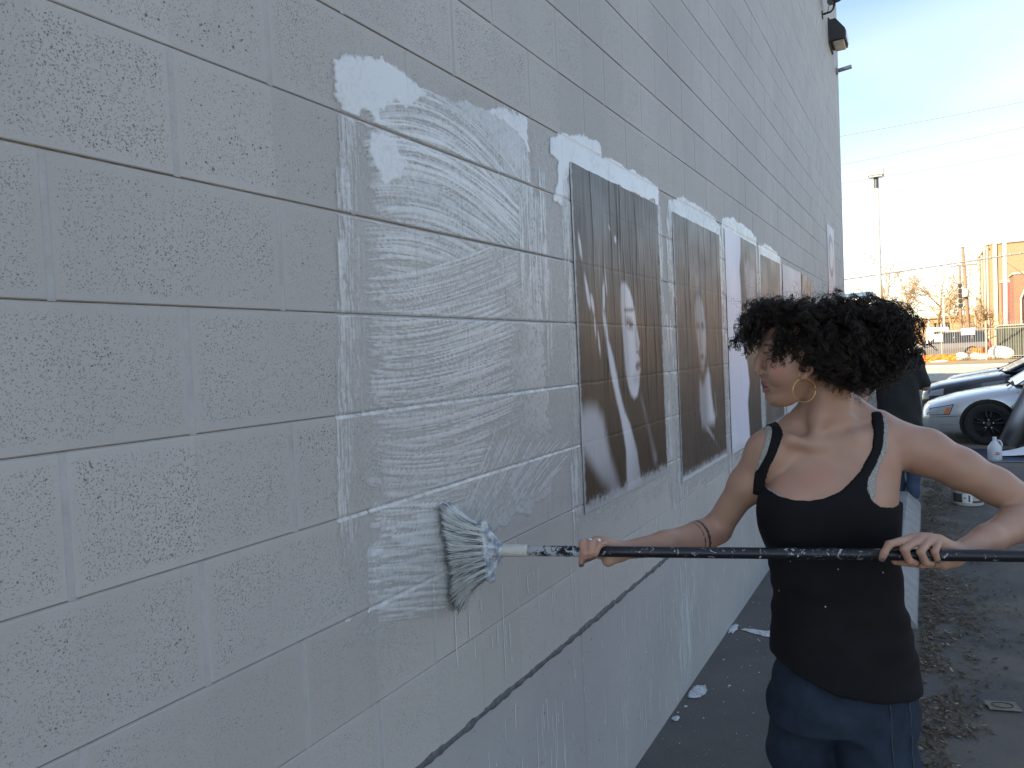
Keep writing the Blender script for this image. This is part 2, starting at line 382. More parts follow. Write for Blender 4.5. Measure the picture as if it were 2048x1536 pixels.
class Coat:
    def __init__(s, y0, y1, z0, z1, res):
        s.y = np.arange(y0, y1, res); s.z = np.arange(z0, z1, res); s.res = res
        s.Y, s.Z = np.meshgrid(s.y, s.z, indexing='ij'); s.T = np.zeros(s.Y.shape); s.sh = s.Y.shape
    def stroke(s, pts, width, amt, seed, fine=28, tail=.25, soft=.18):
        "one pull of the broom along pts: bristle lines run with the path"
        g = np.random.default_rng(seed); P = np.asarray(pts, float)
        t = np.linspace(0, 1, 36)[:, None]
        if len(P) == 2: C = P[0]*(1-t)+P[1]*t
        else: C = P[0]*(1-t)**2+2*P[1]*t*(1-t)+P[2]*t*t
        lo = C.min(0)-width; hi = C.max(0)+width
        i0, i1 = np.searchsorted(s.y, (lo[0], hi[0])); j0, j1 = np.searchsorted(s.z, (lo[1], hi[1]))
        if i1-i0 < 2 or j1-j0 < 2: return
        Y = s.Y[i0:i1, j0:j1]; Z = s.Z[i0:i1, j0:j1]
        best = np.full(Y.shape, 1e9); S = np.zeros(Y.shape); Tt = np.zeros(Y.shape)
        for k in range(35):
            a, b = C[k], C[k+1]; e = b-a; le = np.hypot(*e)+1e-9
            u = ((Y-a[0])*e[0]+(Z-a[1])*e[1])/le**2; uc = np.clip(u, 0, 1)
            dy, dz = Y-a[0]-uc*e[0], Z-a[1]-uc*e[1]; dd = dy*dy+dz*dz
            m_ = dd < best
            best[m_] = dd[m_]; S[m_] = ((dy*e[1]-dz*e[0])/le)[m_]; Tt[m_] = ((k+uc)/35)[m_]
            if k == 0: before = u < -.5
        dist = np.sqrt(best)
        s_ = (S/width+.5); nb = 240
        t1 = fbm((24, nb), (3, fine), 3, seed+11, .65)
        si = np.clip(s_*nb, 0, nb-1.001); ti = np.clip(Tt*23, 0, 22.999)
        a0 = si.astype(int); b0 = ti.astype(int); fa = si-a0; fb = ti-b0
        a1 = np.minimum(a0+1, nb-1)
        br = (t1[b0, a0]*(1-fa)+t1[b0, a1]*fa)*(1-fb)+(t1[b0+1, a0]*(1-fa)+t1[b0+1, a1]*fa)*fb
        edge = 1-sstep(.5-soft, .5, np.abs(dist)/width)
        dry = sstep(0, .16, Tt)*(1-sstep(1-tail, 1.0, Tt)*.85)
        s.T[i0:i1, j0:j1] = np.maximum(s.T[i0:i1, j0:j1]*(1-.30*edge*dry), amt*edge*dry*(.42+.75*sstep(.36, .64, br)))
    def fill(s, poly, amt, ragged=.02, cells=30, seed=0):
        d = poly_sdf(poly, s.Y, s.Z)+ragged*2*(fbm(s.sh, (cells, cells*2), 4, seed, .65)-.5)
        s.T = np.maximum(s.T, amt*(1-sstep(-.006, .006, d)))
    def wipe(s, poly, f, ragged=.01, seed=5):
        d = poly_sdf(poly, s.Y, s.Z)+ragged*2*(fbm(s.sh, (30, 60), 4, seed, .65)-.5)
        s.T *= 1-f*(1-sstep(-.008, .008, d))
    def build(s, name, label, seed=1, speck=.5):
        sp = np.random.default_rng(seed).random(s.sh); f1 = fbm(s.sh, (s.sh[0]/3, s.sh[1]/3), 2, seed+5, .7); f2 = fbm(s.sh, (14, 18), 3, seed+6)
        # paste skips the pores of the block where it is thin
        A = s.T*(.80+.35*f2); A = A*sstep(.0, .42, A+speck*(f1-.45)); A = np.clip(A, 0, .96)
        WH = np.clip(A*1.0, 0, 1); A = np.where(s.T > .02, np.clip(.32*sstep(.04, .42, s.T)*(.55+.9*f1)+A*.82, 0, .97), 0)
        keep = A > .012
        X = .0012-joint_dip(s.Y, s.Z)*.85+.0022*np.clip(s.T, 0, 1.2)+.0006*(f1-.5)*A
        V = np.stack([X, s.Y, s.Z], -1).reshape(-1, 3); Fc = gridfaces(*s.sh)
        kk = keep.ravel(); Fc = Fc[kk[Fc].any(1)]
        used = np.zeros(len(V), bool); used[Fc] = True; ix = np.cumsum(used)-1
        c0 = V[used].mean(0); c0[0] = 0; c0[2] = V[used][:, 2].min()
        me = mesh(name, V[used]-c0, ix[Fc], True); attr(me, 'cover', A.ravel()[used]); attr(me, 'white', WH.ravel()[used])
        return tag(put(name, me, M_paste, loc=c0), label, 'wheat paste', 'paste coats on the wall')
g = np.random.default_rng(21)
def wl(x, y):
    r = Fv+Rv*(x-1024)/FPX-Uv*(y-768)/FPX; p_ = CAM+r*(-CAM[0]/r[0]); return (p_[1], p_[2])
def wls(*pts): return [wl(*p_) for p_ in pts]
ct = Coat(1.06, 2.24, .86, 2.46, .0026)
TOP = [(668, 122), (700, 104), (762, 118), (800, 142), (845, 182), (880, 205), (930, 203), (975, 222), (1000, 212), (1052, 236), (1058, 330)]
ct.fill(wls(*TOP, (1075, 470), (1085, 640), (1075, 660), (700, 640), (690, 430), (678, 240)), .50, .018, 26, 2)
ct.fill(wls((700, 620), (1082, 640), (1100, 900), (1100, 1000), (940, 1080), (905, 1180), (745, 1230), (722, 1000), (712, 800)), .42, .05, 18, 4)
ct.fill(wls((1052, 240), (1100, 275), (1135, 335), (1150, 700), (1166, 1005), (1095, 1010), (1085, 640), (1070, 400)), .20, .05, 16, 6)
for k in range(9):                      # vertical pulls along the left edge
    x_ = 682+7*k+g.uniform(-3, 3)
    for y_ in (150, 300, 440, 560, 690, 800, 900):
        y2 = y_+g.uniform(-25, 25)
        ct.stroke(wls((x_, y2), (x_+5+g.uniform(-3, 3), y2+90), (x_+12, y2+g.uniform(220, 340))), .05, .56-.045*k, int(g.integers(1e6)), 16, .5)
for k in range(12):                     # wide swings across, sagging at the right
    y_ = 250+30*k+g.uniform(-6, 6)
    ct.stroke(wls((708+g.uniform(-10, 30), y_), (880, y_-75+4*k+g.uniform(-20, 10)), (1050+g.uniform(-30, 12), y_+150-5*k+g.uniform(-10, 20))), .15, .70 if k < 5 else .54, int(g.integers(1e6)), 34, .12)
for k in range(16):                     # looser waves lower down
    y_ = 560+30*k+g.uniform(-8, 8)
    ct.stroke(wls((700+g.uniform(0, 40), y_), (860, y_+30+g.uniform(-30, 30)), (1075+g.uniform(-50, 10), y_-60+g.uniform(-40, 20))), .13, .50, int(g.integers(1e6)), 36, .2)
for k in range(10):                     # steep pulls over the lower right
    x_ = 915+16*k
    ct.stroke(wls((x_, 1060-8*k), (x_+50, 960-5*k), (x_+90+10*g.random(), 830+6*k)), .10, .46, int(g.integers(1e6)), 20, .3)
for k in range(8):                      # the wet band the broom is laying down now
    y_ = 1020+26*k
    ct.stroke(wls((712+g.uniform(0, 60), y_+14), (820, y_+6), (900, y_)), .075, .60, int(g.integers(1e6)), 18, .05)
for k in range(10):                     # vertical pulls along the right edge
    x_ = 1040+6*k+g.uniform(-2, 2); y2 = 240+g.uniform(0, 300)
    ct.stroke(wls((x_, y2), (x_+4, y2+120), (x_+8, y2+g.uniform(200, 330))), .055, .50, int(g.integers(1e6)), 14, .5)
ct.fill(wls((668, 122), (700, 104), (762, 118), (805, 145), (850, 188), (820, 215), (790, 200), (752, 235), (728, 225), (705, 250), (680, 230), (668, 180)), .86, .020, 24, 8)
ct.fill(wls((738, 270), (765, 258), (790, 290), (812, 330), (795, 365), (768, 380), (745, 330)), .74, .022, 30, 9)
ct.fill(wls((975, 222), (1000, 212), (1052, 236), (1056, 300), (1030, 262), (1000, 240)), .78, .014, 30, 12)
ct.wipe(wls((640, 1400), (1180, 1200), (1180, 1050), (1100, 1030), (1000, 1100), (930, 1200), (820, 1260), (730, 1250), (640, 1280)), .80, .05, 17)
ct.fill(wls((700, 1240), (800, 1230), (790, 1290), (745, 1310), (715, 1290)), .26, .06, 14, 19)
jd = np.abs((ct.Z-Z0)/BH-np.round((ct.Z-Z0)/BH))*BH         # paste gathers along the upper arris of each course
ct.T = np.where((ct.T > .12) & (jd < .007) & (((Z0-ct.Z)/BH) % 1 < .5), np.maximum(ct.T, .75*fbm(ct.sh, (70, 60), 4, 77)+.12), ct.T)
ct.T *= np.where((jd < .003) & (ct.Z > 1.66), .2, 1)
ct.build('paste_coat', 'broad bare patch of brushed white paste with no poster on it yet', 3, .62)

POST = [(2.239, 3.152, 1.072, 2.250), (3.362, 4.256, .985, 2.252), (4.380, 5.300, .976, 2.305), (5.455, 6.240, 1.0, 2.262), (6.36, 7.37, 1.0, 2.275), (7.43, 8.25, 1.0, 2.27), (9.66, 10.42, 1.75, 3.06)]
names = ['around the poster of a face with a raised hand', 'around the poster of a frontal face', 'around the half white poster', 'around the small portrait beside the half white poster']
for i, (a_, b_, c_, d_) in enumerate(POST[:4]):
    res = (.0042, .0055, .007, .009)[i]
    ct = Coat(a_-.14, b_+.13, c_-.18, d_+.19, res); gg = np.random.default_rng(50+i)
    if i == 0: ct.fill(wls((1098, 272), (1150, 270), (1198, 284), (1204, 312), (1240, 330), (1285, 352), (1316, 378), (1316, 470), (1308, 402), (1137, 340), (1130, 420), (1108, 400), (1118, 320), (1095, 310)), .84, .02, 14, 60)
    else: ct.fill([(a_-.05, d_+.06), (a_+.2, d_+.10), (b_-.1, d_+.085), (b_+.03, d_+.06), (b_+.03, d_-.4), (a_-.04, d_-.4)], .62, .03, 12, 60+i)
    ct.fill([(a_-.06, d_), (b_+.05, d_), (b_+.05, c_-.02), (a_-.06, c_-.02)], .30, .05, 12, 70+i)
    for k in range(34):
        y_ = gg.choice([a_-.055, a_-.03, b_+.03, b_+.055])+gg.uniform(-.02, .02); zt_ = gg.uniform(c_+.1, d_+.08)
        ct.stroke([(y_, zt_), (y_+gg.uniform(-.01, .01), zt_-.2), (y_, zt_-gg.uniform(.25, .5))], .06, gg.uniform(.3, .62), int(gg.integers(1e6)), 8, .5)
    for k in range(12):
        y_ = gg.uniform(a_, b_-.2); ct.stroke([(y_, c_-.01+gg.uniform(-.05, .03)), (y_+.2, c_-gg.uniform(.0, .06)), (y_+.35, c_+.01)], .09, .26, int(gg.integers(1e6)), 10, .4)
    ct.build('paste_coat', 'white paste showing '+names[i], 30+i, .45)

# ------------------------------------------------------------------ posters: printed paper, creased where it was smoothed down
def poster_mat(name):
    q = NT(name); c = q.attr('ink', True); wet = q.noise(3, 3, .6)
    q.p(color=c, rough=q.rng(wet, .3, .7, .36, .50), spec=.40)
    q.bump(q.noise(220, 3, .6), .12, .002); return q.m
M_post = poster_mat('printed_paper')
def soft(d, w): return 1-sstep(-w, w, d)
def cap(U, Vv, a, b, r0, r1):
    a = np.array(a); b = np.array(b); e = b-a; t = np.clip(((U-a[0])*e[0]+(Vv-a[1])*e[1])/(e@e), 0, 1)
    return np.hypot(U-a[0]-t*e[0], Vv-a[1]-t*e[1])-(r0+(r1-r0)*t)
def ell(U, Vv, c, r, ang=0):
    ca, sa = math.cos(ang), math.sin(ang); x = (U-c[0])*ca+(Vv-c[1])*sa; y = -(U-c[0])*sa+(Vv-c[1])*ca
    return (np.hypot(x/r[0], y/r[1])-1)*min(r)
def poster(i, res, draw, label, crease=1.0, border=(.006, .0, .004, .0)):
    a_, b_, c_, d_ = POST[i]; w_, h_ = b_-a_, d_-c_
    nu, nv = int(w_/res), int(h_/res)
    u = np.linspace(0, 1, nu); v = np.linspace(0, 1, nv); U, Vv = np.meshgrid(u, v, indexing='ij')
    ink = draw(U, 1-Vv, w_, h_)                      # drawn with v measured downwards
    f = fbm((nu, nv), (9, 3), 4, 90+i); edge = np.minimum(np.minimum(U*w_, (1-U)*w_), np.minimum(Vv*h_, (1-Vv)*h_))
    worn = fbm((nu, nv), (60, 70), 4, 95+i, .7)
    ink = ink*(1+.10*(f[..., None]-.5))
    # white scuffed paper edge, most along the bottom
    e2 = np.minimum(np.minimum(U*w_/1.0, (1-U)*w_), Vv*h_*.38)
    wmask = (1-sstep(.003, .020, e2+.020*(worn-.50)))
    ink = ink*(1-wmask[..., None]*.75)+np.array([.52, .53, .55])*wmask[..., None]*.75
    rd = np.random.default_rng(99+i); wr = np.zeros(U.shape)
    for k in range(int(34*crease)):                  # long vertical wrinkles
        cu, v0 = rd.random(), rd.random(); ln = rd.uniform(.08, .4); am = rd.uniform(.0008, .0028)*crease
        path = cu+.012*(fbm((1, nv), (1, 7), 2, int(rd.integers(1e6)))[0]-.5)*2; wd_ = rd.uniform(.003, .007)/w_
        wr += am*np.exp(-((U-path[None])/wd_)**2)*np.exp(-((Vv-v0)/ln)**4)
    wr += .0010*crease*(fbm((nu, nv), (40, 6), 3, 120+i)-.5)*2
    X = .0048+wr-joint_dip(U*w_+a_, Vv*h_+c_)*.16
    V = np.stack([X, (U-.5)*w_, Vv*h_+.001*np.sin(U*30)], -1).reshape(-1, 3)
    o = put('poster', mesh('poster', V, gridfaces(nu, nv), True), M_post, loc=(0, (a_+b_)/2, c_))
    attr(o.data, 'ink', np.clip(ink.reshape(-1, 3), 0, 1))
    # paper thickness as a second, reversed sheet just behind
    return tag(o, label, 'poster', 'posters pasted on the block wall')
DARK = np.array([.030, .022, .016]); LITE = np.array([.60, .61, .66])
def tonal(v): return DARK+(LITE-DARK)*np.clip(v, 0, 1)[..., None]
def tonal_b(v): return np.array([.056, .035, .020])+(LITE-.03)*np.clip(v, 0, 1)[..., None]
def draw1(U, Vv, w_, h_):
    v = np.zeros(U.shape)
    n = fbm(U.shape, (14, 18), 4, 201)
    # lit half of a face looking out to the right, dark hair to either side
    face = [(.455, .335), (.47, .318), (.52, .315), (.565, .335), (.60, .375), (.622, .42), (.632, .455), (.650, .485), (.668, .515), (.655, .535), (.650, .555), (.662, .570), (.655, .585), (.665, .605), (.650, .630), (.640, .66), (.615, .69), (.57, .700), (.53, .685), (.50, .655), (.478, .60), (.468, .54), (.455, .47), (.452, .40)]
    d = poly_sdf(face, U, Vv); fm = soft(d, .012); shade = .62+.38*sstep(.46, .56, U)-.25*sstep(.60, .66, U)
    v = np.maximum(v, fm*shade)
    sk = lambda dd, wdt, s: np.where(True, v*(1-s*soft(dd, wdt)), v)
    v = v*(1-.80*soft(ell(U, Vv, (.545, .447), (.042, .020), .15), .016))       # eye socket
    v = v*(1-.85*soft(cap(U, Vv, (.50, .405), (.60, .400), .006, .005), .008))   # brow
    v = v*(1-.9*soft(cap(U, Vv, (.512, .445), (.592, .450), .004, .003), .004))  # lid line
    v = np.maximum(v, .75*soft(ell(U, Vv, (.535, .455), (.012, .006)), .004))
    v = v*(1-.9*soft(ell(U, Vv, (.56, .453), (.014, .008)), .004))
    v = v*(1-.5*soft(cap(U, Vv, (.618, .46), (.628, .525), .006, .012), .014))   # side of nose
    v = v*(1-.75*soft(ell(U, Vv, (.634, .545), (.016, .006)), .006))             # nostril
    v = v*(1-.72*soft(ell(U, Vv, (.630, .592), (.030, .016), -.1), .008))        # lips
    v = v*(1-.8*soft(cap(U, Vv, (.602, .592), (.662, .588), .002, .002), .004))
    v = v*(1-.35*soft(ell(U, Vv, (.60, .635), (.04, .015)), .02))
    # forearm and back of a hand rising from below
    arm = [(.255, .43), (.272, .42), (.300, .50), (.345, .56), (.395, .66), (.45, .74), (.52, .80), (.575, .88), (.62, .99), (.45, 1.0), (.44, .95), (.445, .86), (.405, .76), (.34, .66), (.287, .55)]
    d = poly_sdf(arm, U, Vv); v = np.maximum(v, soft(d+.01*(n-.5), .014)*(.98-.25*sstep(.80, 1.0, Vv)-.2*sstep(.45, .6, U)*sstep(.7, .85, Vv)))
    sh = [(-.02, .715), (.06, .695), (.15, .70), (.21, .74), (.235, .80), (.27, .87), (.345, .955), (.36, 1.02), (.30, 1.0), (.18, .93), (.07, .86), (-.02, .80)]
    d = poly_sdf(sh, U, Vv); v = np.maximum(v, soft(d, .035)*.70*(1-.45*sstep(.84, .98, Vv)))
    # beam of light and flecks
    v = np.maximum(v, .28*soft(cap(U, Vv, (.66, .70), (.82, .93), .006, .022), .02)*(n+.3))
    for (x, y, r, L_, an) in [(.06, .235, .010, .035, 1.3), (.11, .36, .011, .045, 1.2), (.155, .395, .010, .03, 1.2), (.27, .365, .012, .05, 1.7), (.30, .33, .007, .03, 1.4), (.26, .445, .008, .03, 1.4), (.17, .46, .006, .03, 1.5), (.20, .50, .005, .03, 1.4), (.42, .18, .010, .012, 1.2), (.36, .15, .005, .01, 1)]:
        v = np.maximum(v, .85*soft(ell(U, Vv, (x, y), (L_, r), an)+.012*(n-.5), .005))
    v += .05*n*sstep(.35, .0, Vv)
    return tonal_b(v)
def draw2(U, Vv, w_, h_):
    n = fbm(U.shape, (12, 16), 4, 211); v = .05*n
    face = [(.36, .34), (.40, .30), (.47, .29), (.54, .33), (.575, .40), (.575, .47), (.555, .53), (.52, .575), (.485, .60), (.445, .57), (.40, .50), (.37, .43)]
    v = np.maximum(v, soft(poly_sdf(face, U, Vv), .03)*(.35+.35*sstep(.42, .56, U)*n*1.6))
    for x in (.415, .515): v = v*(1-.8*soft(ell(U, Vv, (x, .415), (.036, .016)), .014)); 
    v = v*(1-.7*soft(cap(U, Vv, (.46, .43), (.455, .50), .008, .012), .012)); v = np.maximum(v, .7*soft(cap(U, Vv, (.485, .42), (.49, .49), .006, .008), .01))
    v = v*(1-.8*soft(ell(U, Vv, (.475, .54), (.04, .012)), .01))
    v = np.maximum(v, .55*soft(cap(U, Vv, (.36, .36), (.40, .50), .004, .004), .01))
    chest = [(.40, .62), (.47, .66), (.54, .62), (.60, .585), (.63, .62), (.66, .72), (.70, .78), (.73, .80), (.70, .835), (.60, .825), (.48, .83), (.42, .82), (.39, .75)]
    v = np.maximum(v, soft(poly_sdf(chest, U, Vv)+.02*(n-.5), .03)*(.45+.5*sstep(.5, .64, U)))
    v = np.maximum(v, .6*soft(ell(U, Vv, (.61, .865), (.09, .012), .4)+.03*(n-.5), .012))
    v = np.maximum(v, .5*soft(cap(U, Vv, (.74, .70), (.77, .80), .004, .006), .01))
    v = np.maximum(v, .18*soft(ell(U, Vv, (.46, .22), (.10, .06)), .08)*n*2)
    v = np.where(Vv > .984, 1.0, v)
    return tonal_b(v)
def draw3(U, Vv, w_, h_):
    n = fbm(U.shape, (10, 14), 4, 221)
    prof = np.interp(Vv, [0, .08, .16, .24, .34, .42, .48, .54, .62, .70, .80, 1.0], [.46, .45, .40, .42, .42, .46, .52, .50, .56, .60, .52, .56])
    white = soft(U-prof, .03)
    v = np.maximum(white*1.05, .45*soft(ell(U, Vv, (.70, .36), (.06, .10)), .03))
    v = np.maximum(v, .30*soft(poly_sdf([(.56, .12), (.70, .10), (.92, .14), (.95, .30), (.80, .34), (.62, .34)], U, Vv), .04)*n*1.6)
    return np.array([.050, .038, .028])+(np.array([.66, .67, .78])-.04)*np.clip(v, 0, 1)[..., None]
def draw4(U, Vv, w_, h_):
    n = fbm(U.shape, (8, 10), 4, 231); v = .25*n+.35*soft(ell(U, Vv, (.45, .45), (.16, .2)), .08)
    return np.array([.055, .042, .032])+.5*np.clip(v, 0, 1)[..., None]*np.array([.8, .74, .68])
def draw5(U, Vv, w_, h_):
    n = fbm(U.shape, (14, 10), 4, 241); v = .75+.2*n; v = v*(1-.3*soft(ell(U, Vv, (.5, .5), (.25, .3)), .1)); return v[..., None]*np.array([.62, .61, .66])
def draw6(U, Vv, w_, h_):
    n = fbm(U.shape, (10, 14), 4, 251); v = .2+.5*(n > .5)*n; return v[..., None]*np.array([.52, .47, .42])
def draw7(U, Vv, w_, h_):
    n = fbm(U.shape, (6, 14), 3, 261); v = .62+.1*n
    v = v*(1-.7*(np.abs(ell(U, Vv, (.5, .28), (.30, .17))) < .035)); v = v*(1-.6*soft(cap(U, Vv, (.15, .55), (.45, .75), .03, .02), .02))
    v = v*(1-.6*soft(cap(U, Vv, (.80, .55), (.45, .75), .02, .02), .02)); v = v*(1-.6*soft(cap(U, Vv, (.3, .95), (.5, .75), .05, .02), .02))
    return v[..., None]*np.array([.62, .61, .72])
poster(0, .0033, draw1, 'dark poster of a lit face above a raised pale hand and forearm', 1.0)
poster(1, .0052, draw2, 'dark poster of a dim frontal face and pale shirt, white strip at its foot', 1.0)
poster(2, .006, draw3, 'poster split into a white half and a dark half', .6)
poster(3, .009, draw4, 'brownish portrait poster just past the half white poster', .5)
poster(4, .012, draw5, 'pale washed out poster past the brownish portrait', .6)
poster(5, .012, draw6, 'mottled brown poster past the pale washed out one', .6)
poster(6, .010, draw7, 'tall pale poster with a dark loop drawing, pasted high near the building corner', .4)
# bottom strip of bare paper under the second poster
a_, b_, c_, d_ = POST[1]
# ------------------------------------------------------------------ drips, splashes
q = NT('dried_paste'); q.p(color=(.60, .62, .63), rough=.5)
M_drip = q.m
dr = MB(); g = np.random.default_rng(33)
def drip(y, z, ln, w):
    x0 = .0012 if z > ZF else -.0006
    n = 5; V = []; zz = np.linspace(z, z-ln, n); wv = w*np.array([.35, .6, .75, 1.0, .35])
    jit = np.cumsum(g.normal(0, .0006, n))
    for k in range(n): V += [(x0, y+jit[k]-wv[k], zz[k]), (x0+.0016, y+jit[k], zz[k]), (x0, y+jit[k]+wv[k], zz[k])]
    dr.add(V, [(k*3+a, k*3+a+1, k*3+a+4, k*3+a+3) for k in range(n-1) for a in (0, 1)])
def clear_of_ledge(z, ln): return z < ZF-.03 or z-ln > ZF+.02
for k in range(420):
    band = g.random()
    y = g.uniform(1.45, 3.1) if band < .45 else (g.normal(3.32, .13) if band < .68 else g.uniform(3.0, 6.5))
    z = g.uniform(.08, .66) if g.random() < .7 else g.uniform(.75, 1.05)
    ln = min(g.exponential(.06)+.008, z-.02); ln = min(ln, .42)
    if clear_of_ledge(z, ln): drip(y, z, ln, g.uniform(.0010, .0026))
for k in range(26):
    y = g.normal(3.34, .055); z = g.uniform(.3, .66); drip(y, z, min(z-.03, g.uniform(.2, .5)), g.uniform(.0009, .0018))
o = dr.build('paste_drips', M_drip); tag(o, 'thin white paste drips running down the foundation below the posters', 'paste drips', kind='stuff')
def blotch(name, cx, cy, rx, ry, label, seed, zz=.0045, n=48, mat=None, cat='paint', ang=0):
    gg = np.random.default_rng(seed); r = 1+.45*(fbm((1, n), (1, 9), 4, seed, .8)[0]-.5)*2
    r[-1] = r[0]; th = np.linspace(0, 2*math.pi, n, endpoint=False)
    V = [(0, 0, .003)]+[(math.cos(t)*a*rx*.75*math.cos(ang)-math.sin(t)*a*ry*.75*math.sin(ang), math.cos(t)*a*rx*.75*math.sin(ang)+math.sin(t)*a*ry*.75*math.cos(ang), .003) for t, a in zip(th, r)]
    V += [(math.cos(t)*a*rx*math.cos(ang)-math.sin(t)*a*ry*math.sin(ang), math.cos(t)*a*rx*math.sin(ang)+math.sin(t)*a*ry*math.cos(ang), 0) for t, a in zip(th, r*(1+.15*gg.random(n)))]
    Fc = [(0, 1+k, 1+(k+1) % n) for k in range(n)]+[(1+k, 1+n+k, 1+n+(k+1) % n, 1+(k+1) % n) for k in range(n)]
    return tag(put(name, mesh(name, V, Fc, True), mat or M_spill, loc=(cx, cy, zz)), label, cat)
q = NT('spilt_paint'); n1 = q.noise(70, 4, .7); q.p(color=q.mix(q.rng(n1, .35, .6), (.30, .32, .33), (.66, .69, .70)), rough=.6); q.bump(n1, .5, .004); M_spill = q.m
blotch('paste_spill', .045, 3.33, .035, .075, 'white paste spilt at the wall foot below the gap between the first posters', 5)
blotch('paste_spill', .022, 4.18, .018, .07, 'thin white paste spill at the wall foot farther along', 6)
blotch('paste_spill', .028, 3.05, .014, .022, 'small white paste spot at the wall foot', 7)
p_ = Gd(1530, 1268); blotch('paint_stripe', p_[0]+.06, p_[1], .15, .045, 'worn white parking stripe end on the asphalt beside the wall', 8)
sp = MB()
for k in range(170):
    x, y = abs(g.normal(0, .24))+.012, g.uniform(2.2, 6.5); r_ = .0012+g.exponential(.0016)
    th = g.random()*6; sp.add([(x+r_*math.cos(th+a), y+r_*1.3*math.sin(th+a), .0035) for a in (0, 1.3, 2.4, 3.6, 5)], [(0, 1, 2, 3, 4)])
tag(sp.build('paste_specks', M_drip), 'fine white paste specks spattered over the asphalt by the wall', 'paste specks', kind='stuff')
blotch('dirt_patch', .33, 5.0, .06, .09, 'small brown dirt stain on the asphalt by the wall', 15, mat=simple('dirt', (.10, .075, .05), 1), cat='dirt')

# ------------------------------------------------------------------ fixtures on the wall
M_bronze = simple('bronze_paint', (.022, .021, .022), .45, .2, 20)
M_black = simple('black_plastic', (.02, .02, .021), .4, .2, 20)
wl = empty('wall_light', (0, 10.75, 5.53), 0, label='dark bronze wall pack light with a slanted hood near the building corner', cat='light')
hz = [(0, .27), (.09, .27), (.20, .12), (.20, .0), (.0, .0)]
m_ = MB(); m_.prism(hz, lambda x, z: (x, -.20, z), lambda x, z: (x, .20, z)); m_.build('hood', M_bronze, wl)
m_ = MB(); m_.bbox(.05, .18, -.16, .16, -.035, -.001, .008); m_.build('lens', simple('lens', (.45, .40, .33), .25), wl)
m_ = MB(); m_.bbox(-.001, .02, -.22, .22, -.04, .29, .004); m_.build('back_plate', M_bronze, wl)
m_ = MB(); m_.bbox(.201, .209, -.16, .16, .015, .11, .002); m_.build('front_lens', simple('lens_front', (.35, .33, .30), .2), wl)
sc = empty('security_camera', (0, 9.9, 5.62), 0, label='black bullet security camera on a bent wall arm', cat='camera')
m_ = MB(); m_.tube([(0, 0, 0), (.10, 0, .01), (.13, 0, .04), (.14, 0, .10)], .013, 8); m_.build('bracket_arm', M_black, sc, True)
m_ = MB(); m_.lathe([(.03, -.13), (.05, -.12), (.055, .10), (.058, .13), (.045, .132)], (.14, 0, .15), (.35, -.85, -.25), 18); m_.build('housing', M_black, sc, True)
m_ = MB(); m_.lathe([(.05, 0), (.05, .012), (.02, .014)], (0, 0, -.005), (1, 0, 0), 14); m_.build('base', M_black, sc)
m_ = MB(); m_.tube([(.06, .01, .0), (.075, .02, .09), (.11, .03, .12)], .004, 6); m_.build('cable', M_black, sc, True)
cs = empty('wall_bracket', (0, 11.45, 5.42), 0, label='small grey conduit stub projecting below the wall pack light', cat='bracket')
m_ = MB(); m_.tube([(0, 0, 0), (.20, 0, .02)], .028, 10); m_.build('pipe_stub', simple('galvanised', (.32, .35, .37), .4, metal=.6), cs, True)
m_ = MB(); m_.lathe([(.05, 0), (.05, .02), (.03, .03)], (.0, 0, 0), (1, 0, .1), 14); m_.build('flange', simple('galvanised_flange', (.32, .35, .37), .4, metal=.6), cs)
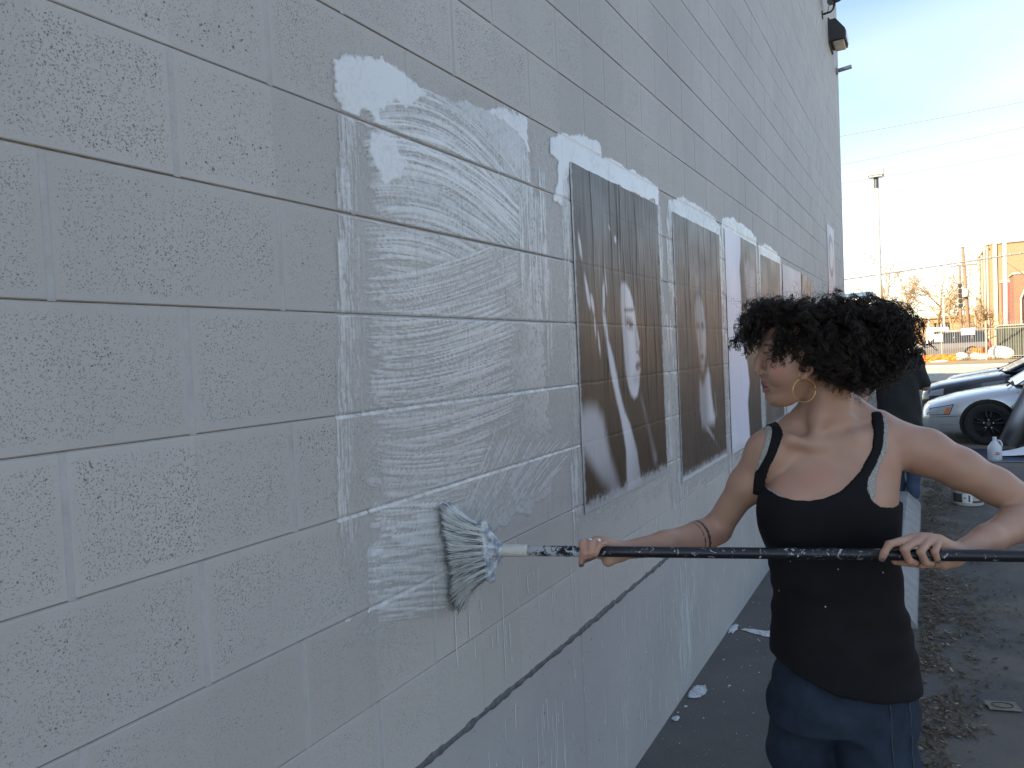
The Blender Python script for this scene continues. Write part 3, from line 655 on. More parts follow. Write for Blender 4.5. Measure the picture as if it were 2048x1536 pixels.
# ------------------------------------------------------------------ sculpting: signed distance fields meshed with surface nets
class Field:
    def __init__(s, lo, hi, h):
        s.h = h; s.lo = np.asarray(lo, float); s.n = np.ceil((np.asarray(hi)-s.lo)/h).astype(int)+1
        s.F = np.full(s.n, .2, np.float32)
        s.ax = [(s.lo[i]+h*np.arange(s.n[i])).astype(np.float32) for i in range(3)]
    def win(s, lo, hi):
        i0 = np.clip(np.floor((np.asarray(lo)-s.lo)/s.h).astype(int), 0, s.n); i1 = np.clip(np.ceil((np.asarray(hi)-s.lo)/s.h).astype(int)+1, 0, s.n)
        return tuple(slice(a, b) for a, b in zip(i0, i1))
    def co(s, w): return s.ax[0][w[0]][:, None, None], s.ax[1][w[1]][None, :, None], s.ax[2][w[2]][None, None, :]
    def blend(s, w, d, k):
        F = s.F[w]
        if F.size == 0: return
        hh = np.maximum(k-np.abs(F-d), 0)/max(k, 1e-6); s.F[w] = np.minimum(F, d)-hh*hh*k*.25
    def cone(s, a, b, ra, rb, k=.01, squash=None):
        a = np.asarray(a, float); b = np.asarray(b, float); r = max(ra, rb)+k+3*s.h
        w = s.win(np.minimum(a, b)-r, np.maximum(a, b)+r); X, Y, Z = s.co(w); e = b-a; ee = e@e+1e-12
        t = np.clip(((X-a[0])*e[0]+(Y-a[1])*e[1]+(Z-a[2])*e[2])/ee, 0, 1)
        s.blend(w, np.sqrt((X-a[0]-t*e[0])**2+(Y-a[1]-t*e[1])**2+(Z-a[2]-t*e[2])**2)-(ra+(rb-ra)*t), k)
    def chain(s, pts, rad, k=.01):
        for i in range(len(pts)-1): s.cone(pts[i], pts[i+1], rad[i], rad[i+1], k)
    def ell(s, c, r, k=.02):
        c = np.asarray(c, float); r = np.asarray(r, float); w = s.win(c-r-k-3*s.h, c+r+k+3*s.h); X, Y, Z = s.co(w)
        q_ = np.sqrt(((X-c[0])/r[0])**2+((Y-c[1])/r[1])**2+((Z-c[2])/r[2])**2)
        s.blend(w, (q_-1)*r.min(), k)
    def stack(s, lev, k=.02, p=2.3):
        "lev rows: z, centre a, centre b, half width, half depth"
        lev = np.array(sorted(map(tuple, lev))); m_ = lev[:, 3:].max()+.05
        w = s.win((lev[:, 1].min()-m_, lev[:, 2].min()-m_, lev[0, 0]-.02), (lev[:, 1].max()+m_, lev[:, 2].max()+m_, lev[-1, 0]+.02))
        X, Y, Z = s.co(w); z = Z.ravel()
        zs = np.linspace(lev[0, 0], lev[-1, 0], 200); sm = []
        for i in range(1, 5):
            v = np.interp(zs, lev[:, 0], lev[:, i]); kern = np.hanning(23); kern /= kern.sum(); v = np.convolve(np.pad(v, 11, 'edge'), kern, 'valid'); sm.append(np.interp(z, zs, v)[None, None, :])
        d = (np.abs((X-sm[0])/sm[2])**p+np.abs((Y-sm[1])/sm[3])**p)**(1/p)-1
        d = d*np.minimum(sm[2], sm[3]); d = np.maximum(d, np.maximum(lev[0, 0]-Z, Z-lev[-1, 0]))
        s.blend(w, d, k)
    def mesh(s, F=None):
        F = s.F if F is None else F
        S = F < 0
        c = np.zeros(np.array(F.shape)-1, np.int8)
        sl_ = (slice(None, -1), slice(1, None))
        for i in (0, 1):
            for j in (0, 1):
                for k in (0, 1): c += S[sl_[i], sl_[j], sl_[k]]
        act = (c > 0) & (c < 8); I = np.argwhere(act); idm = np.full(act.shape, -1, np.int32); idm[act] = np.arange(len(I))
        acc = np.zeros((len(I), 3)); cnt = np.zeros(len(I))
        off = [(i, j, k) for i in (0, 1) for j in (0, 1) for k in (0, 1)]
        for o1 in off:
            for axn in range(3):
                if o1[axn]: continue
                o2 = list(o1); o2[axn] = 1
                a = F[I[:, 0]+o1[0], I[:, 1]+o1[1], I[:, 2]+o1[2]]; b = F[I[:, 0]+o2[0], I[:, 1]+o2[1], I[:, 2]+o2[2]]
                m_ = (a < 0) != (b < 0); t = a[m_]/(a[m_]-b[m_])
                p_ = np.tile(np.array(o1, float), (m_.sum(), 1)); p_[:, axn] += t
                acc[m_] += p_; cnt[m_] += 1
        V = s.lo+(I+acc/cnt[:, None])*s.h
        Q = []
        for axn in range(3):
            u, v = (axn+1) % 3, (axn+2) % 3
            A = [slice(None)]*3; B = [slice(None)]*3; A[axn] = slice(None, -1); B[axn] = slice(1, None)
            E_ = np.argwhere(S[tuple(A)] != S[tuple(B)]); E_ = E_[(E_[:, u] > 0) & (E_[:, v] > 0) & (E_[:, u] < F.shape[u]-1) & (E_[:, v] < F.shape[v]-1)]
            q4 = []
            for du, dv in ((-1, -1), (0, -1), (0, 0), (-1, 0)):
                x = E_.copy(); x[:, u] += du; x[:, v] += dv; q4.append(idm[x[:, 0], x[:, 1], x[:, 2]])
            q4 = np.stack(q4, 1); flip = ~S[E_[:, 0], E_[:, 1], E_[:, 2]]; q4[flip] = q4[flip][:, ::-1]; Q.append(q4)
        Q = np.concatenate(Q); Q = Q[(Q >= 0).all(1)]
        return V, Q
def relax(V, Q, it=2, f=.5):
    for _ in range(it):
        s_ = np.zeros_like(V); n_ = np.zeros(len(V))
        for a, b in ((0, 1), (1, 2), (2, 3), (3, 0)):
            np.add.at(s_, Q[:, a], V[Q[:, b]]); np.add.at(s_, Q[:, b], V[Q[:, a]]); np.add.at(n_, Q[:, a], 1); np.add.at(n_, Q[:, b], 1)
        V = V*(1-f)+f*s_/np.maximum(n_, 1)[:, None]
    return V

# ------------------------------------------------------------------ the woman with the broom
F0 = np.array([-math.sin(YAW), math.cos(YAW), 0])
OW = W(1670, 1200, 1.72); OW[2] = 0
def P(x, y, d):
    p_ = W(x, y, d)-OW; return np.array([p_@R0, p_@F0, p_[2]])
person = empty('person', OW, YAW, label='person with curly dark hair in black tank top and jeans holding a broom pole', cat='person')

POLE_A, POLE_B = (1005, 1101, 1.700), (2048, 1112, 1.460)
wA, wB = W(*POLE_A), W(*POLE_B); pdir = (wB-wA)/np.linalg.norm(wB-wA); PR = .0122

bf = Field(P(1130, 1000, 1.66)*[1, 0, 0]+[-.02, -.32, .93], P(2110, 1000, 1.62)*[1, 0, 0]+[.05, .22, 1.80], .0027)
TD = 1.72
def lev(py, xl, xr, hd, dd=0, d=TD):
    a, b = P(xl, py, d), P(xr, py, d); return ((a[2]+b[2])/2, (a[0]+b[0])/2, a[1]+dd, (b[0]-a[0])/2, hd)
torso = [lev(845, 1600, 1735, .045, .02), lev(862, 1568, 1775, .068, .010), lev(885, 1548, 1798, .082, .004), lev(915, 1540, 1800, .088), lev(960, 1535, 1792, .098), lev(1000, 1525, 1788, .102), lev(1050, 1526, 1786, .102), lev(1100, 1545, 1784, .096), lev(1150, 1557, 1786, .090), lev(1240, 1557, 1800, .092), lev(1330, 1552, 1818, .104), lev(1420, 1549, 1824, .11)]
bf.stack(torso, .02, 2.2)
for x, rr in ((1588, .060), (1702, .062)): bf.ell(P(x, 1022, 1.652), (rr, .050, .062), .06)
bf.chain([P(1662, 895, 1.725), P(1652, 840, 1.72), P(1648, 780, 1.712)], (.062, .053, .055), .03)          # neck
bf.chain([P(1668, 800, 1.755), P(1705, 832, 1.745), P(1760, 862, 1.735), P(1805, 882, 1.73)], (.040, .036, .036, .042), .035)
bf.chain([P(1640, 822, 1.755), P(1605, 852, 1.745), P(1560, 880, 1.73)], (.038, .034, .036), .03)
bf.chain([P(1650, 785, 1.672), P(1640, 830, 1.672), P(1626, 884, 1.658)], (.012, .011, .008), .03)          # neck muscle
bf.chain([P(1622, 888, 1.656), P(1580, 880, 1.664), P(1545, 870, 1.692)], (.007, .007, .007), .03)          # collarbones
bf.chain([P(1652, 888, 1.656), P(1705, 877, 1.662), P(1775, 860, 1.698)], (.007, .007, .008), .03)
torsoF = bf.F.copy()
# far arm: upper arm, forearm, hand over the pole
bf.chain([P(1552, 898, 1.715), P(1536, 905, 1.715), P(1492, 968, 1.745), P(1437, 1052, 1.80)], (.045, .047, .036, .033), .025)
bf.chain([P(1432, 1060, 1.80), P(1400, 1074, 1.785), P(1330, 1088, 1.735), P(1240, 1102, 1.688)], (.036, .037, .029, .0195), .016)
bf.chain([P(1240, 1102, 1.688), P(1215, 1098, 1.680)], (.0195, .020), .014)
for x, y, d in ((1190, 1082, 1.672), (1198, 1082, 1.676), (1206, 1084, 1.674), (1214, 1088, 1.670)): bf.cone(P(1236, 1100, 1.690), P(x, y, d), .014, .0105, .010)
bf.cone(P(1238, 1108, 1.684), P(1216, 1121, 1.672), .016, .0145, .012)
FING = []
def finger(pts, r, k=.0035):
    q_ = [P(*p) for p in pts]; bf.chain(q_, np.linspace(r, r*.78, len(q_)), k); FING.append((q_[-1], q_[-2]))
finger([(1190, 1082, 1.672), (1170, 1092, 1.640), (1165, 1112, 1.628), (1162.5, 1129, 1.634)], .0088)
finger([(1198, 1081, 1.676), (1164, 1087, 1.640), (1167, 1106, 1.6255), (1171, 1119, 1.632)], .0088)
finger([(1206, 1083, 1.674), (1183, 1087, 1.636), (1180, 1106, 1.624), (1179, 1117, 1.630)], .0086)
finger([(1214, 1087, 1.670), (1199, 1090, 1.634), (1192, 1105, 1.626), (1188, 1114, 1.630)], .0078)
finger([(1225, 1112, 1.690), (1200, 1110, 1.686), (1178, 1106, 1.682)], .0105)
# near arm: elbow out of the frame, hand closed over the pole in front of the waist
bf.chain([P(1795, 892, 1.728), P(1850, 904, 1.722), P(1920, 937, 1.705), P(1990, 972, 1.685), P(2062, 1012, 1.665)], (.050, .053, .046, .040, .037), .02)
bf.chain([P(2066, 1022, 1.662), P(2030, 1050, 1.628), P(1975, 1080, 1.575), P(1912, 1108, 1.530)], (.038, .037, .030, .0205), .016)
bf.ell(P(2078, 1022, 1.668), (.030, .032, .030), .03)
for x, y, d in ((1826, 1076, 1.518), (1844, 1076, 1.516), (1862, 1077, 1.516), (1880, 1081, 1.518)): bf.cone(P(1908, 1106, 1.533), P(x, y, d), .0155, .0108, .012)
bf.cone(P(1906, 1118, 1.530), P(1885, 1126, 1.528), .016, .015, .012)
finger([(1826, 1075, 1.516), (1778, 1089, 1.484), (1768, 1106, 1.478), (1764, 1118, 1.480)], .0086)
finger([(1844, 1075, 1.514), (1808, 1099, 1.479), (1819, 1122, 1.481), (1834, 1127, 1.496)], .0088)
finger([(1862, 1076, 1.514), (1841, 1104, 1.478), (1852, 1126, 1.483), (1866, 1129, 1.498)], .0086)
finger([(1880, 1080, 1.516), (1869, 1104, 1.481), (1876, 1122, 1.485)], .0078)
finger([(1890, 1126, 1.534), (1842, 1128, 1.530), (1790, 1122, 1.526)], .0105)
# head in profile: silhouette inflated sideways, then nose, lips, cheek, ear
HD = 1.70
prof = [(1548, 640), (1533, 655), (1525, 674), (1521.5, 690), (1524, 704), (1528, 720), (1528, 735), (1525.5, 750), (1524.5, 760), (1526, 768), (1530, 774), (1528.5, 782), (1533, 789), (1533.5, 797), (1537, 806), (1546, 813), (1560, 815), (1580, 812), (1602, 800), (1622, 782), (1640, 776), (1690, 772), (1716, 740), (1725, 700), (1716, 652), (1686, 620), (1640, 606), (1592, 609), (1563, 622)]
pl = np.array([P(x, y, HD)[[0, 2]] for x, y in prof]); hb = P(1600, 720, HD)[1]
w = bf.win((pl[:, 0].min()-.03, hb-.13, pl[:, 1].min()-.03), (pl[:, 0].max()+.03, hb+.13, pl[:, 1].max()+.03)); X, Y, Z = bf.co(w)
d2 = -poly_sdf(pl, np.broadcast_to(X[:, 0], (X.shape[0], Z.shape[2])), np.broadcast_to(Z[0], (X.shape[0], Z.shape[2])))
zc, zb_ = P(1600, 690, HD)[2], P(1600, 810, HD)[2]
Wd = .046+.031*sstep(zb_, zc, Z[0]); Rr = .058
dn = np.clip(d2/Rr, -1, 1)[:, None, :]
bf.blend(w, ((np.sqrt((1-dn)**2+((Y-hb)/Wd[None])**2)-1)*.05).astype(np.float32), .012)
bf.chain([P(1524, 700, HD), P(1518, 722, HD), P(1515.5, 739, HD)], (.0075, .0085, .0098), .008)
bf.chain([P(1515.5, 740, HD), P(1524, 748, HD)], (.0092, .009), .006)
for s_ in (-1, 1): bf.ell(P(1522.5, 745, HD+.0125*s_), (.0095, .007, .0075), .006)
for s_ in (-1, 1):
    bf.chain([P(1527.5, 767, HD), P(1530.5, 768, HD+.014*s_), P(1541, 773, HD+.024*s_)], (.0044, .0038, .0018), .007)
    bf.chain([P(1530.5, 779.5, HD), P(1532.5, 779.5, HD+.013*s_), P(1541, 775, HD+.023*s_)], (.0050, .0044, .0018), .007)
    bf.ell(P(1563, 742, HD+.048*s_), (.030, .018, .026), .03)
    bf.chain([P(1526, 689, HD+.012*s_), P(1540, 686, HD+.040*s_)], (.007, .006), .012)
    bf.ell(P(1537, 706, HD+.034*s_), (.013, .011, .010), .006)
    bf.chain([P(1531, 703, HD+.024*s_), P(1534, 699.5, HD+.036*s_), P(1546, 703, HD+.046*s_)], (.0035, .004, .003), .004)
    bf.chain([P(1610, 715, HD+.076*s_), P(1622, 718, HD+.084*s_), P(1620, 738, HD+.083*s_), P(1608, 755, HD+.075*s_)], (.008, .007, .007, .0075), .008)
sAA, sZZ = np.meshgrid(bf.ax[0], bf.ax[2], indexing='ij')
def az(x, y, d=1.655): p_ = P(x, y, d); return (p_[0], p_[2])
def strip(poly, off, inn=.004, back=1.735):
    ww = bf.win((min(p_[0] for p_ in poly)-.02, bf.lo[1], min(p_[1] for p_ in poly)-.02), (max(p_[0] for p_ in poly)+.02, bf.lo[1]+.6, max(p_[1] for p_ in poly)+.02))
    sub = Field((0, 0, 0), (.01, .01, .01), bf.h); sub.lo = np.array([bf.ax[i][ww[i].start] for i in range(3)], float); F_ = bf.F[ww]
    a_, z_ = np.meshgrid(bf.ax[0][ww[0]], bf.ax[2][ww[2]], indexing='ij'); pd_ = poly_sdf(poly, a_, z_)[:, None, :].astype(np.float32)
    fr_ = (bf.ax[1][ww[1]]-P(1650, 900, back)[1])[None, :, None].astype(np.float32)
    return sub.mesh(np.maximum(np.maximum(np.maximum(F_-off, pd_), -(F_+inn)), fr_))
STRAP = strip([az(*p_, 1.655-.045*float(sstep(900, 985, np.array(p_[1])))) for p_ in [(1585, 828), (1569, 866), (1555, 905), (1548, 935), (1547, 1006), (1533, 1004), (1530, 955), (1536, 905), (1553, 860), (1567, 826)]], .0055)
LACE1 = strip([az(*p_) for p_ in [(1566, 832), (1556, 836), (1540, 872), (1528, 902), (1519, 945), (1530, 948), (1545, 905), (1560, 868)]], .0035)
Vw, Qw = bf.mesh(); Vw = relax(Vw, Qw, 2, .45)
# skin tones
skin = np.array([.44, .262, .192]); C = np.tile(skin, (len(Vw), 1))
def tint(c, r, col, amt, hard=.4):
    d_ = np.linalg.norm((Vw-np.asarray(c))/np.asarray(r), axis=1); f_ = amt*(1-sstep(hard, 1, d_))[:, None]; C[:] = C*(1-f_)+np.asarray(col)*f_
tint(P(1556, 742, 1.645), (.036, .05, .026), (.50, .17, .13), .6, .0)
tint(P(1610, 740, 1.62), (.03, .06, .03), (.48, .2, .14), .3, 0)
for dd in (-.012, .012):
    tint(P(1527, 766.5, HD+dd), (.016, .020, .0075), (.30, .105, .10), .9, .6)
    tint(P(1530, 780, HD+dd), (.015, .020, .0080), (.36, .125, .115), .9, .6)
    tint(P(1529, 773.5, HD+dd*1.2), (.014, .02, .0032), (.07, .02, .02), .9, .6)
for q1, q0 in FING[:4]+FING[5:9]:
    t_ = q1+(q1-q0)/np.linalg.norm(q1-q0)*.003+np.array([0, -.006, 0]); tint(t_, (.0085, .008, .0085), (.09, .075, .085), .85, .7)
for q1, q0 in FING: tint(q0, (.013, .013, .013), (.46, .20, .15), .45, .1)
tint(P(1640, 960, 1.62), (.06, .08, .05), (.46, .235, .165), .5, 0)
for s_ in (-1, 1):                                                     # brow, lash line, iris
    tint(P(1533, 690, HD+.036*s_), (.016, .02, .0038), (.03, .018, .012), .85, .4)
    tint(P(1532, 706, HD+.040*s_), (.012, .016, .0045), (.04, .03, .025), .8, .5)
e0, e1 = P(1425, 1062, 1.80), P(1330, 1088, 1.735); ex = (e1-e0); el_ = np.linalg.norm(ex); ex /= el_
tt = (Vw-e0)@ex; rr_ = np.linalg.norm(Vw-e0-tt[:, None]*ex, axis=1)
ink = (rr_ < .055) & (((tt > .040) & (tt < .0465)) | ((tt > .0545) & (tt < .0568)))
C[ink] = (.045, .042, .045)
mot = np.sin(Vw[:, 0]*61+2*np.sin(Vw[:, 2]*47))*np.sin(Vw[:, 2]*53+2*np.sin(Vw[:, 1]*59)); C *= (1+.05*mot)[:, None]*np.array([1.02, .98, .97])
bl = np.sin(Vw[:, 0]*23+1.7*np.sin(Vw[:, 2]*31))*np.sin(Vw[:, 2]*19+2*np.sin(Vw[:, 0]*17)); C[:, 1:] *= (1-.07*np.clip(bl, 0, 1))[:, None]
q = NT('skin'); q.p(color=q.attr('tone', True), rough=.48, sss=.12, spec=.4); q.b.inputs['Subsurface Radius'].default_value = (.012, .005, .003); q.b.inputs['Subsurface Scale'].default_value = .5
ob = q.obj(); q.bump(q.math('ADD', q.noise(900, 2, .6, vec=ob), q.noise(140, 3, .6, vec=ob)), .16, .0015)
M_skin = q.m
body = put('body', mesh('body', Vw, Qw, True), M_skin, person); attr(body.data, 'tone', C)
del Vw

# tank top, cut from the torso surface by its front outline
tank_poly = [az(*p_, 1.655-.055*float(sstep(900, 985, np.array(p_[1])))) for p_ in [(1538, 962), (1545, 966), (1549, 984), (1566, 996), (1590, 1001), (1620, 1002), (1650, 998), (1682, 985), (1702, 966), (1718, 942), (1738, 898), (1757, 850), (1762, 826), (1786, 826), (1781, 850), (1764, 892), (1748, 930), (1738, 958), (1736, 980), (1744, 1002), (1762, 1014), (1800, 1020), (1950, 1020), (1950, 1420), (1828, 1414), (1760, 1412), (1680, 1400), (1610, 1370), (1548, 1328), (1400, 1300), (1400, 972), (1515, 972)]]
th_ = Field((bf.lo[0]+.25, bf.lo[1], .78), (bf.lo[0]+1.02, bf.lo[1]+.50, 1.62), .004)
th_.stack([lev(845, 1600, 1735, .045, .02), lev(862, 1568, 1775, .068, .010), lev(885, 1548, 1798, .082, .004), lev(915, 1540, 1800, .088), lev(960, 1535, 1792, .098), lev(1000, 1525, 1789, .102), lev(1050, 1525, 1787, .103), lev(1100, 1544, 1785, .098), lev(1150, 1555, 1787, .094), lev(1240, 1554, 1803, .097), lev(1330, 1550, 1824, .108), lev(1440, 1545, 1830, .117)], .02, 2.2)
for x, rr in ((1588, .060), (1702, .062)): th_.ell(P(x, 1022, 1.652), (rr, .050, .062), .06)
th_.chain([P(1705, 832, 1.745), P(1760, 862, 1.735), P(1805, 882, 1.73)], (.036, .036, .042), .035)
th_.chain([P(1640, 822, 1.755), P(1605, 852, 1.745), P(1560, 880, 1.73)], (.038, .034, .036), .03)
th_.chain([P(1622, 888, 1.656), P(1580, 880, 1.664), P(1545, 870, 1.692)], (.007, .007, .007), .03)
th_.chain([P(1652, 888, 1.656), P(1705, 877, 1.662), P(1775, 860, 1.698)], (.007, .007, .008), .03)
th_.chain([P(1552, 898, 1.715), P(1536, 905, 1.715)], (.045, .047), .025)
th_.chain([P(1795, 892, 1.728), P(1830, 899, 1.724)], (.050, .052), .02)
X, Y, Z = th_.co((slice(None),)*3)
low = 1-sstep(P(1650, 1060, 1.66)[2]-.14, P(1650, 1060, 1.66)[2], Z)
wr = np.sin(Z*58+4.5*X+2.6*np.sin(X*8+1.1)+1.6*np.sin(Y*17+X*5))*np.sin(X*13+Z*11+.7)+.5*np.sin(Z*120+3*np.sin(X*13)-X*30+Y*15)*np.sin(X*17-Z*8)
side = np.clip(np.abs(X-P(1672, 1200, 1.7)[0])/.12, .5, 1.0)
TF = th_.F-.0055-(.0026*wr*low*side).astype(np.float32)
AA, ZZ = np.meshgrid(th_.ax[0], th_.ax[2], indexing='ij'); pd = poly_sdf(tank_poly, AA, ZZ)[:, None, :].astype(np.float32)
inner = th_.F+.004
TT = np.maximum(np.maximum(TF, pd), -inner)
Vt, Qt = th_.mesh(TT); Vt = relax(Vt, Qt, 2, .4)
q = NT('black_cotton'); ob = q.obj(); n1 = q.noise(7, 4, .6, vec=ob); n2 = q.noise(700, 2, .6, vec=ob)
sp_ = q.n('TexVoronoi', feature='F1'); sp_.inputs['Scale'].default_value = 26; q.t.links.new(ob, sp_.inputs['Vector'])
c = q.mix(q.rng(n1, .3, .7), (.006, .006, .0075), (.012, .0115, .013))
spk = q.math('MULTIPLY', q.rng(sp_.outputs['Distance'], .055, .03), q.rng(q.noise(3.5, 1, vec=ob), .50, .54))
c = q.mix(spk, c, (.5, .52, .53)); q.p(color=c, rough=.88, spec=.2); q.bump(n2, .25, .001)
put('tank_top', mesh('tank_top', np.concatenate([Vt, relax(STRAP[0], STRAP[1], 2, .4)]), np.concatenate([Qt, STRAP[1]+len(Vt)]), True), q.m, person)
# lace straps under the tank straps
q = NT('grey_lace'); ob = q.obj(); vv = q.n('TexVoronoi', feature='DISTANCE_TO_EDGE'); vv.inputs['Scale'].default_value = 260; q.t.links.new(ob, vv.inputs['Vector'])
q.p(color=q.mix(q.rng(vv.outputs[0], .02, .2), (.40, .40, .38), (.22, .21, .19)), rough=.85); q.bump(vv.outputs[0], .5, .002); M_lace = q.m
for pp in ([(1781, 836), (1792, 838), (1786, 862), (1770, 902), (1757, 950), (1750, 1000), (1738, 1000), (1730, 965), (1745, 925), (1762, 880)], [(1541, 958), (1549, 960), (1556, 985), (1575, 997), (1570, 1003), (1550, 995)]):
    pd2 = poly_sdf([az(*p_, 1.655-.055*float(sstep(900, 985, np.array(p_[1])))) for p_ in pp], AA, ZZ)[:, None, :].astype(np.float32)
    front = (Y-P(1650, 900, 1.74)[1]).astype(np.float32)
    Vl, Ql = th_.mesh(np.maximum(np.maximum(np.maximum(th_.F-.0032, pd2), -(th_.F+.003)), front))
    if len(Vl): put('lace_strap', mesh('lace_strap', relax(Vl, Ql, 1, .4), Ql, True), M_lace, person)
put('lace_strap', mesh('lace_strap', relax(LACE1[0], LACE1[1], 1, .4), LACE1[1], True), M_lace, person)
# jeans
jf = Field((th_.lo[0], th_.lo[1]-.02, .0), (th_.lo[0]+.77, th_.lo[1]+.55, 1.02), .005)
jf.stack([lev(1250, 1560, 1796, .090), lev(1330, 1556, 1816, .100), lev(1400, 1549, 1822, .106), lev(1440, 1546, 1822, .104, .01)], .03, 2.2)
def leg(x, d, rt, sx, fb):
    h_ = P(x, 1415, d); k_ = np.array([h_[0]+sx*.3, h_[1]-.02+fb, .50]); an = np.array([h_[0]+sx, h_[1]+.02+fb, .085]); m_ = (h_+k_)/2
    jf.chain([h_, m_, k_, (k_+an)/2+np.array([0, .012, 0]), an], (rt, rt*.90, rt*.69, rt*.64, rt*.55), .03)
    return an
anL = leg(1606, 1.775, .078, -.03, .05); anR = leg(1748, 1.695, .089, .015, -.01)
jf.ell(P(1660, 1375, 1.78), (.12, .06, .075), .04)
X, Y, Z = jf.co((slice(None),)*3)
wr = np.sin(Z*34+2.5*np.sin(X*14+Y*9)+1.5*np.sin(Y*21))*(.4+.6*sstep(.78, .60, Z))+.5*np.sin(Z*77+X*31-Y*22+2*np.sin(X*19))
Vj, Qj = jf.mesh(jf.F-(.0032*wr).astype(np.float32)); Vj = relax(Vj, Qj, 2, .4)
q = NT('denim'); ob = q.obj(); n1 = q.noise(5, 5, .65, vec=ob); tw = q.n('TexWave'); tw.inputs['Scale'].default_value = 320; tw.inputs['Distortion'].default_value = .6; q.t.links.new(q.stretch((1, 1, .8), ob, (0, .7, .6)), tw.inputs['Vector'])
c = q.mix(q.rng(n1, .36, .68), (.008, .013, .022), (.027, .043, .068)); c = q.mix(q.math('MULTIPLY', tw.outputs[1], .18), c, (.07, .10, .15))
q.p(color=c, rough=.9, spec=.2); q.bump(tw.outputs[1], .15, .001); M_denim = q.m
jeans = put('jeans', mesh('jeans', Vj, Qj, True), M_denim, person)
q = NT('seam_thread'); q.p(color=(.045, .055, .075), rough=.9)
def on_front(f_, F_, a, z):
    i, k = int((a-f_.lo[0])/f_.h), int((z-f_.lo[2])/f_.h); col_ = np.where(F_[i, :, k] < 0)[0]
    return np.array([a, f_.lo[1]+f_.h*(col_[0]) if len(col_) else 0, z])
for x0, x1 in ((1774, 1783), (1818, 1823)):
    pts = []
    for t in np.linspace(0, 1, 18):
        a_, z_ = az(x0+(x1-x0)*t, 1405+t*190, 1.62); pts.append(on_front(jf, jf.F, a_, z_)+[0, -.004, 0])
    MB().tube(pts, .0016, 6).build('seam', q.m, jeans, True)
M_shoe = simple('shoe_canvas', (.03, .03, .032), .8); M_sole = simple('rubber_sole', (.5, .49, .46), .7)
for an in (anL, anR):
    sf = Field(an+[-.09, -.22, -.09], an+[.09, .12, .09], .005)
    sf.chain([an+[0, .02, -.02], an+[0, -.03, -.035], an+[0, -.14, -.050]], (.042, .042, .030), .03); sf.F = np.maximum(sf.F, (an[2]-.068)-sf.ax[2][None, None, :])
    Vs, Qs = sf.mesh(); put('shoe', mesh('shoe', Vs, Qs, True), M_shoe, person)
    m_ = MB(); ou = [(an[0]+.045*math.cos(t)*(1 if math.sin(t) > 0 else .95), an[1]-.055+.115*math.sin(t)) for t in np.linspace(0, 2*math.pi, 24, endpoint=False)]
    m_.prism(ou, lambda x, y: (x, y, .004), lambda x, y: (x, y, .030)); m_.build('sole', M_sole, person)

# jewellery
q = NT('gold'); q.p(color=(.75, .50, .16), rough=.25, metal=1); M_gold = q.m
q = NT('silver'); q.p(color=(.75, .75, .75), rough=.25, metal=1); M_silv = q.m
def hoop(name, c, r, t, ux, uy, mat, n=40, a0=0, a1=2*math.pi):
    pts = [np.asarray(c)+r*(math.cos(a)*np.asarray(ux)+math.sin(a)*np.asarray(uy)) for a in np.linspace(a0, a1, n)]
    return MB().tube(pts, t, 6).build(name, mat, person, True)
hoop('earring', P(1608.5, 780.5, 1.610), .0262, .00082, (1, .12, 0), (0, 0, 1), M_gold)
hoop('nose_ring', P(1519, 747, HD-.019), .0042, .0006, (.8, -.6, 0), (0, 0, 1), M_gold, 16)
def band(pa, pb, t, r, wd_):
    a, b = P(*pa), P(*pb); c = a+(b-a)*t; ax_ = (b-a)/np.linalg.norm(b-a)
    MB().lathe([(r-.001, -wd_), (r+.0012, -wd_), (r+.0012, wd_), (r-.001, wd_)], c, ax_, 20).build('ring', M_silv, person, True)
band((1198, 1081, 1.676), (1164, 1087, 1.640), .62, .0090, .0035); band((1206, 1083, 1.674), (1183, 1087, 1.636), .55, .0092, .0028)
# ------------------------------------------------------------------ curly hair
def ribbons(paths, rad, sides=3):
    "paths: n x m x 3 array of strand points; returns tubes"
    n, m_, _ = paths.shape
    T = np.gradient(paths, axis=1); T /= np.linalg.norm(T, axis=2, keepdims=True)+1e-9
    ref = np.array([.37, .61, .70]); U = np.cross(T, ref); U /= np.linalg.norm(U, axis=2, keepdims=True)+1e-9; Wv = np.cross(T, U)
    V = np.stack([paths+rad[..., None]*(math.cos(2*math.pi*k/sides)*U+math.sin(2*math.pi*k/sides)*Wv) for k in range(sides)], 2)
    idx = np.arange(n*m_*sides).reshape(n, m_, sides); Fc = []
    for k in range(sides):
        k2 = (k+1) % sides
        Fc.append(np.stack([idx[:, :-1, k], idx[:, :-1, k2], idx[:, 1:, k2], idx[:, 1:, k]], -1).reshape(-1, 4))
    return V.reshape(-1, 3), np.concatenate(Fc)
hg = np.random.default_rng(4)
def hpoly(pts): return np.array([P(x, y, HD)[[0, 2]] for x, y in pts])
MAIN = hpoly([(1502, 604), (1530, 597), (1580, 600), (1640, 593), (1700, 597), (1750, 604), (1786, 620), (1808, 650), (1806, 690), (1796, 725), (1778, 757), (1745, 782), (1700, 795), (1662, 790), (1634, 776), (1604, 764), (1584, 750), (1570, 736), (1558, 722), (1552, 685), (1542, 655), (1508, 640)])
BANG = hpoly([(1500, 604), (1548, 612), (1534, 645), (1521, 672), (1514, 700), (1502, 716), (1478, 708), (1460, 695), (1466, 665), (1482, 630)])
def inside_samples(poly, n):
    lo, hi = poly.min(0), poly.max(0); out_ = np.zeros((0, 2))
    while len(out_) < n:
        c_ = lo+(hi-lo)*hg.random((n*3, 2)); out_ = np.concatenate([out_, c_[poly_sdf(poly, c_[:, 0], c_[:, 1]) < 0]])
    return out_[:n]
hc = P(1632, 692, HD)
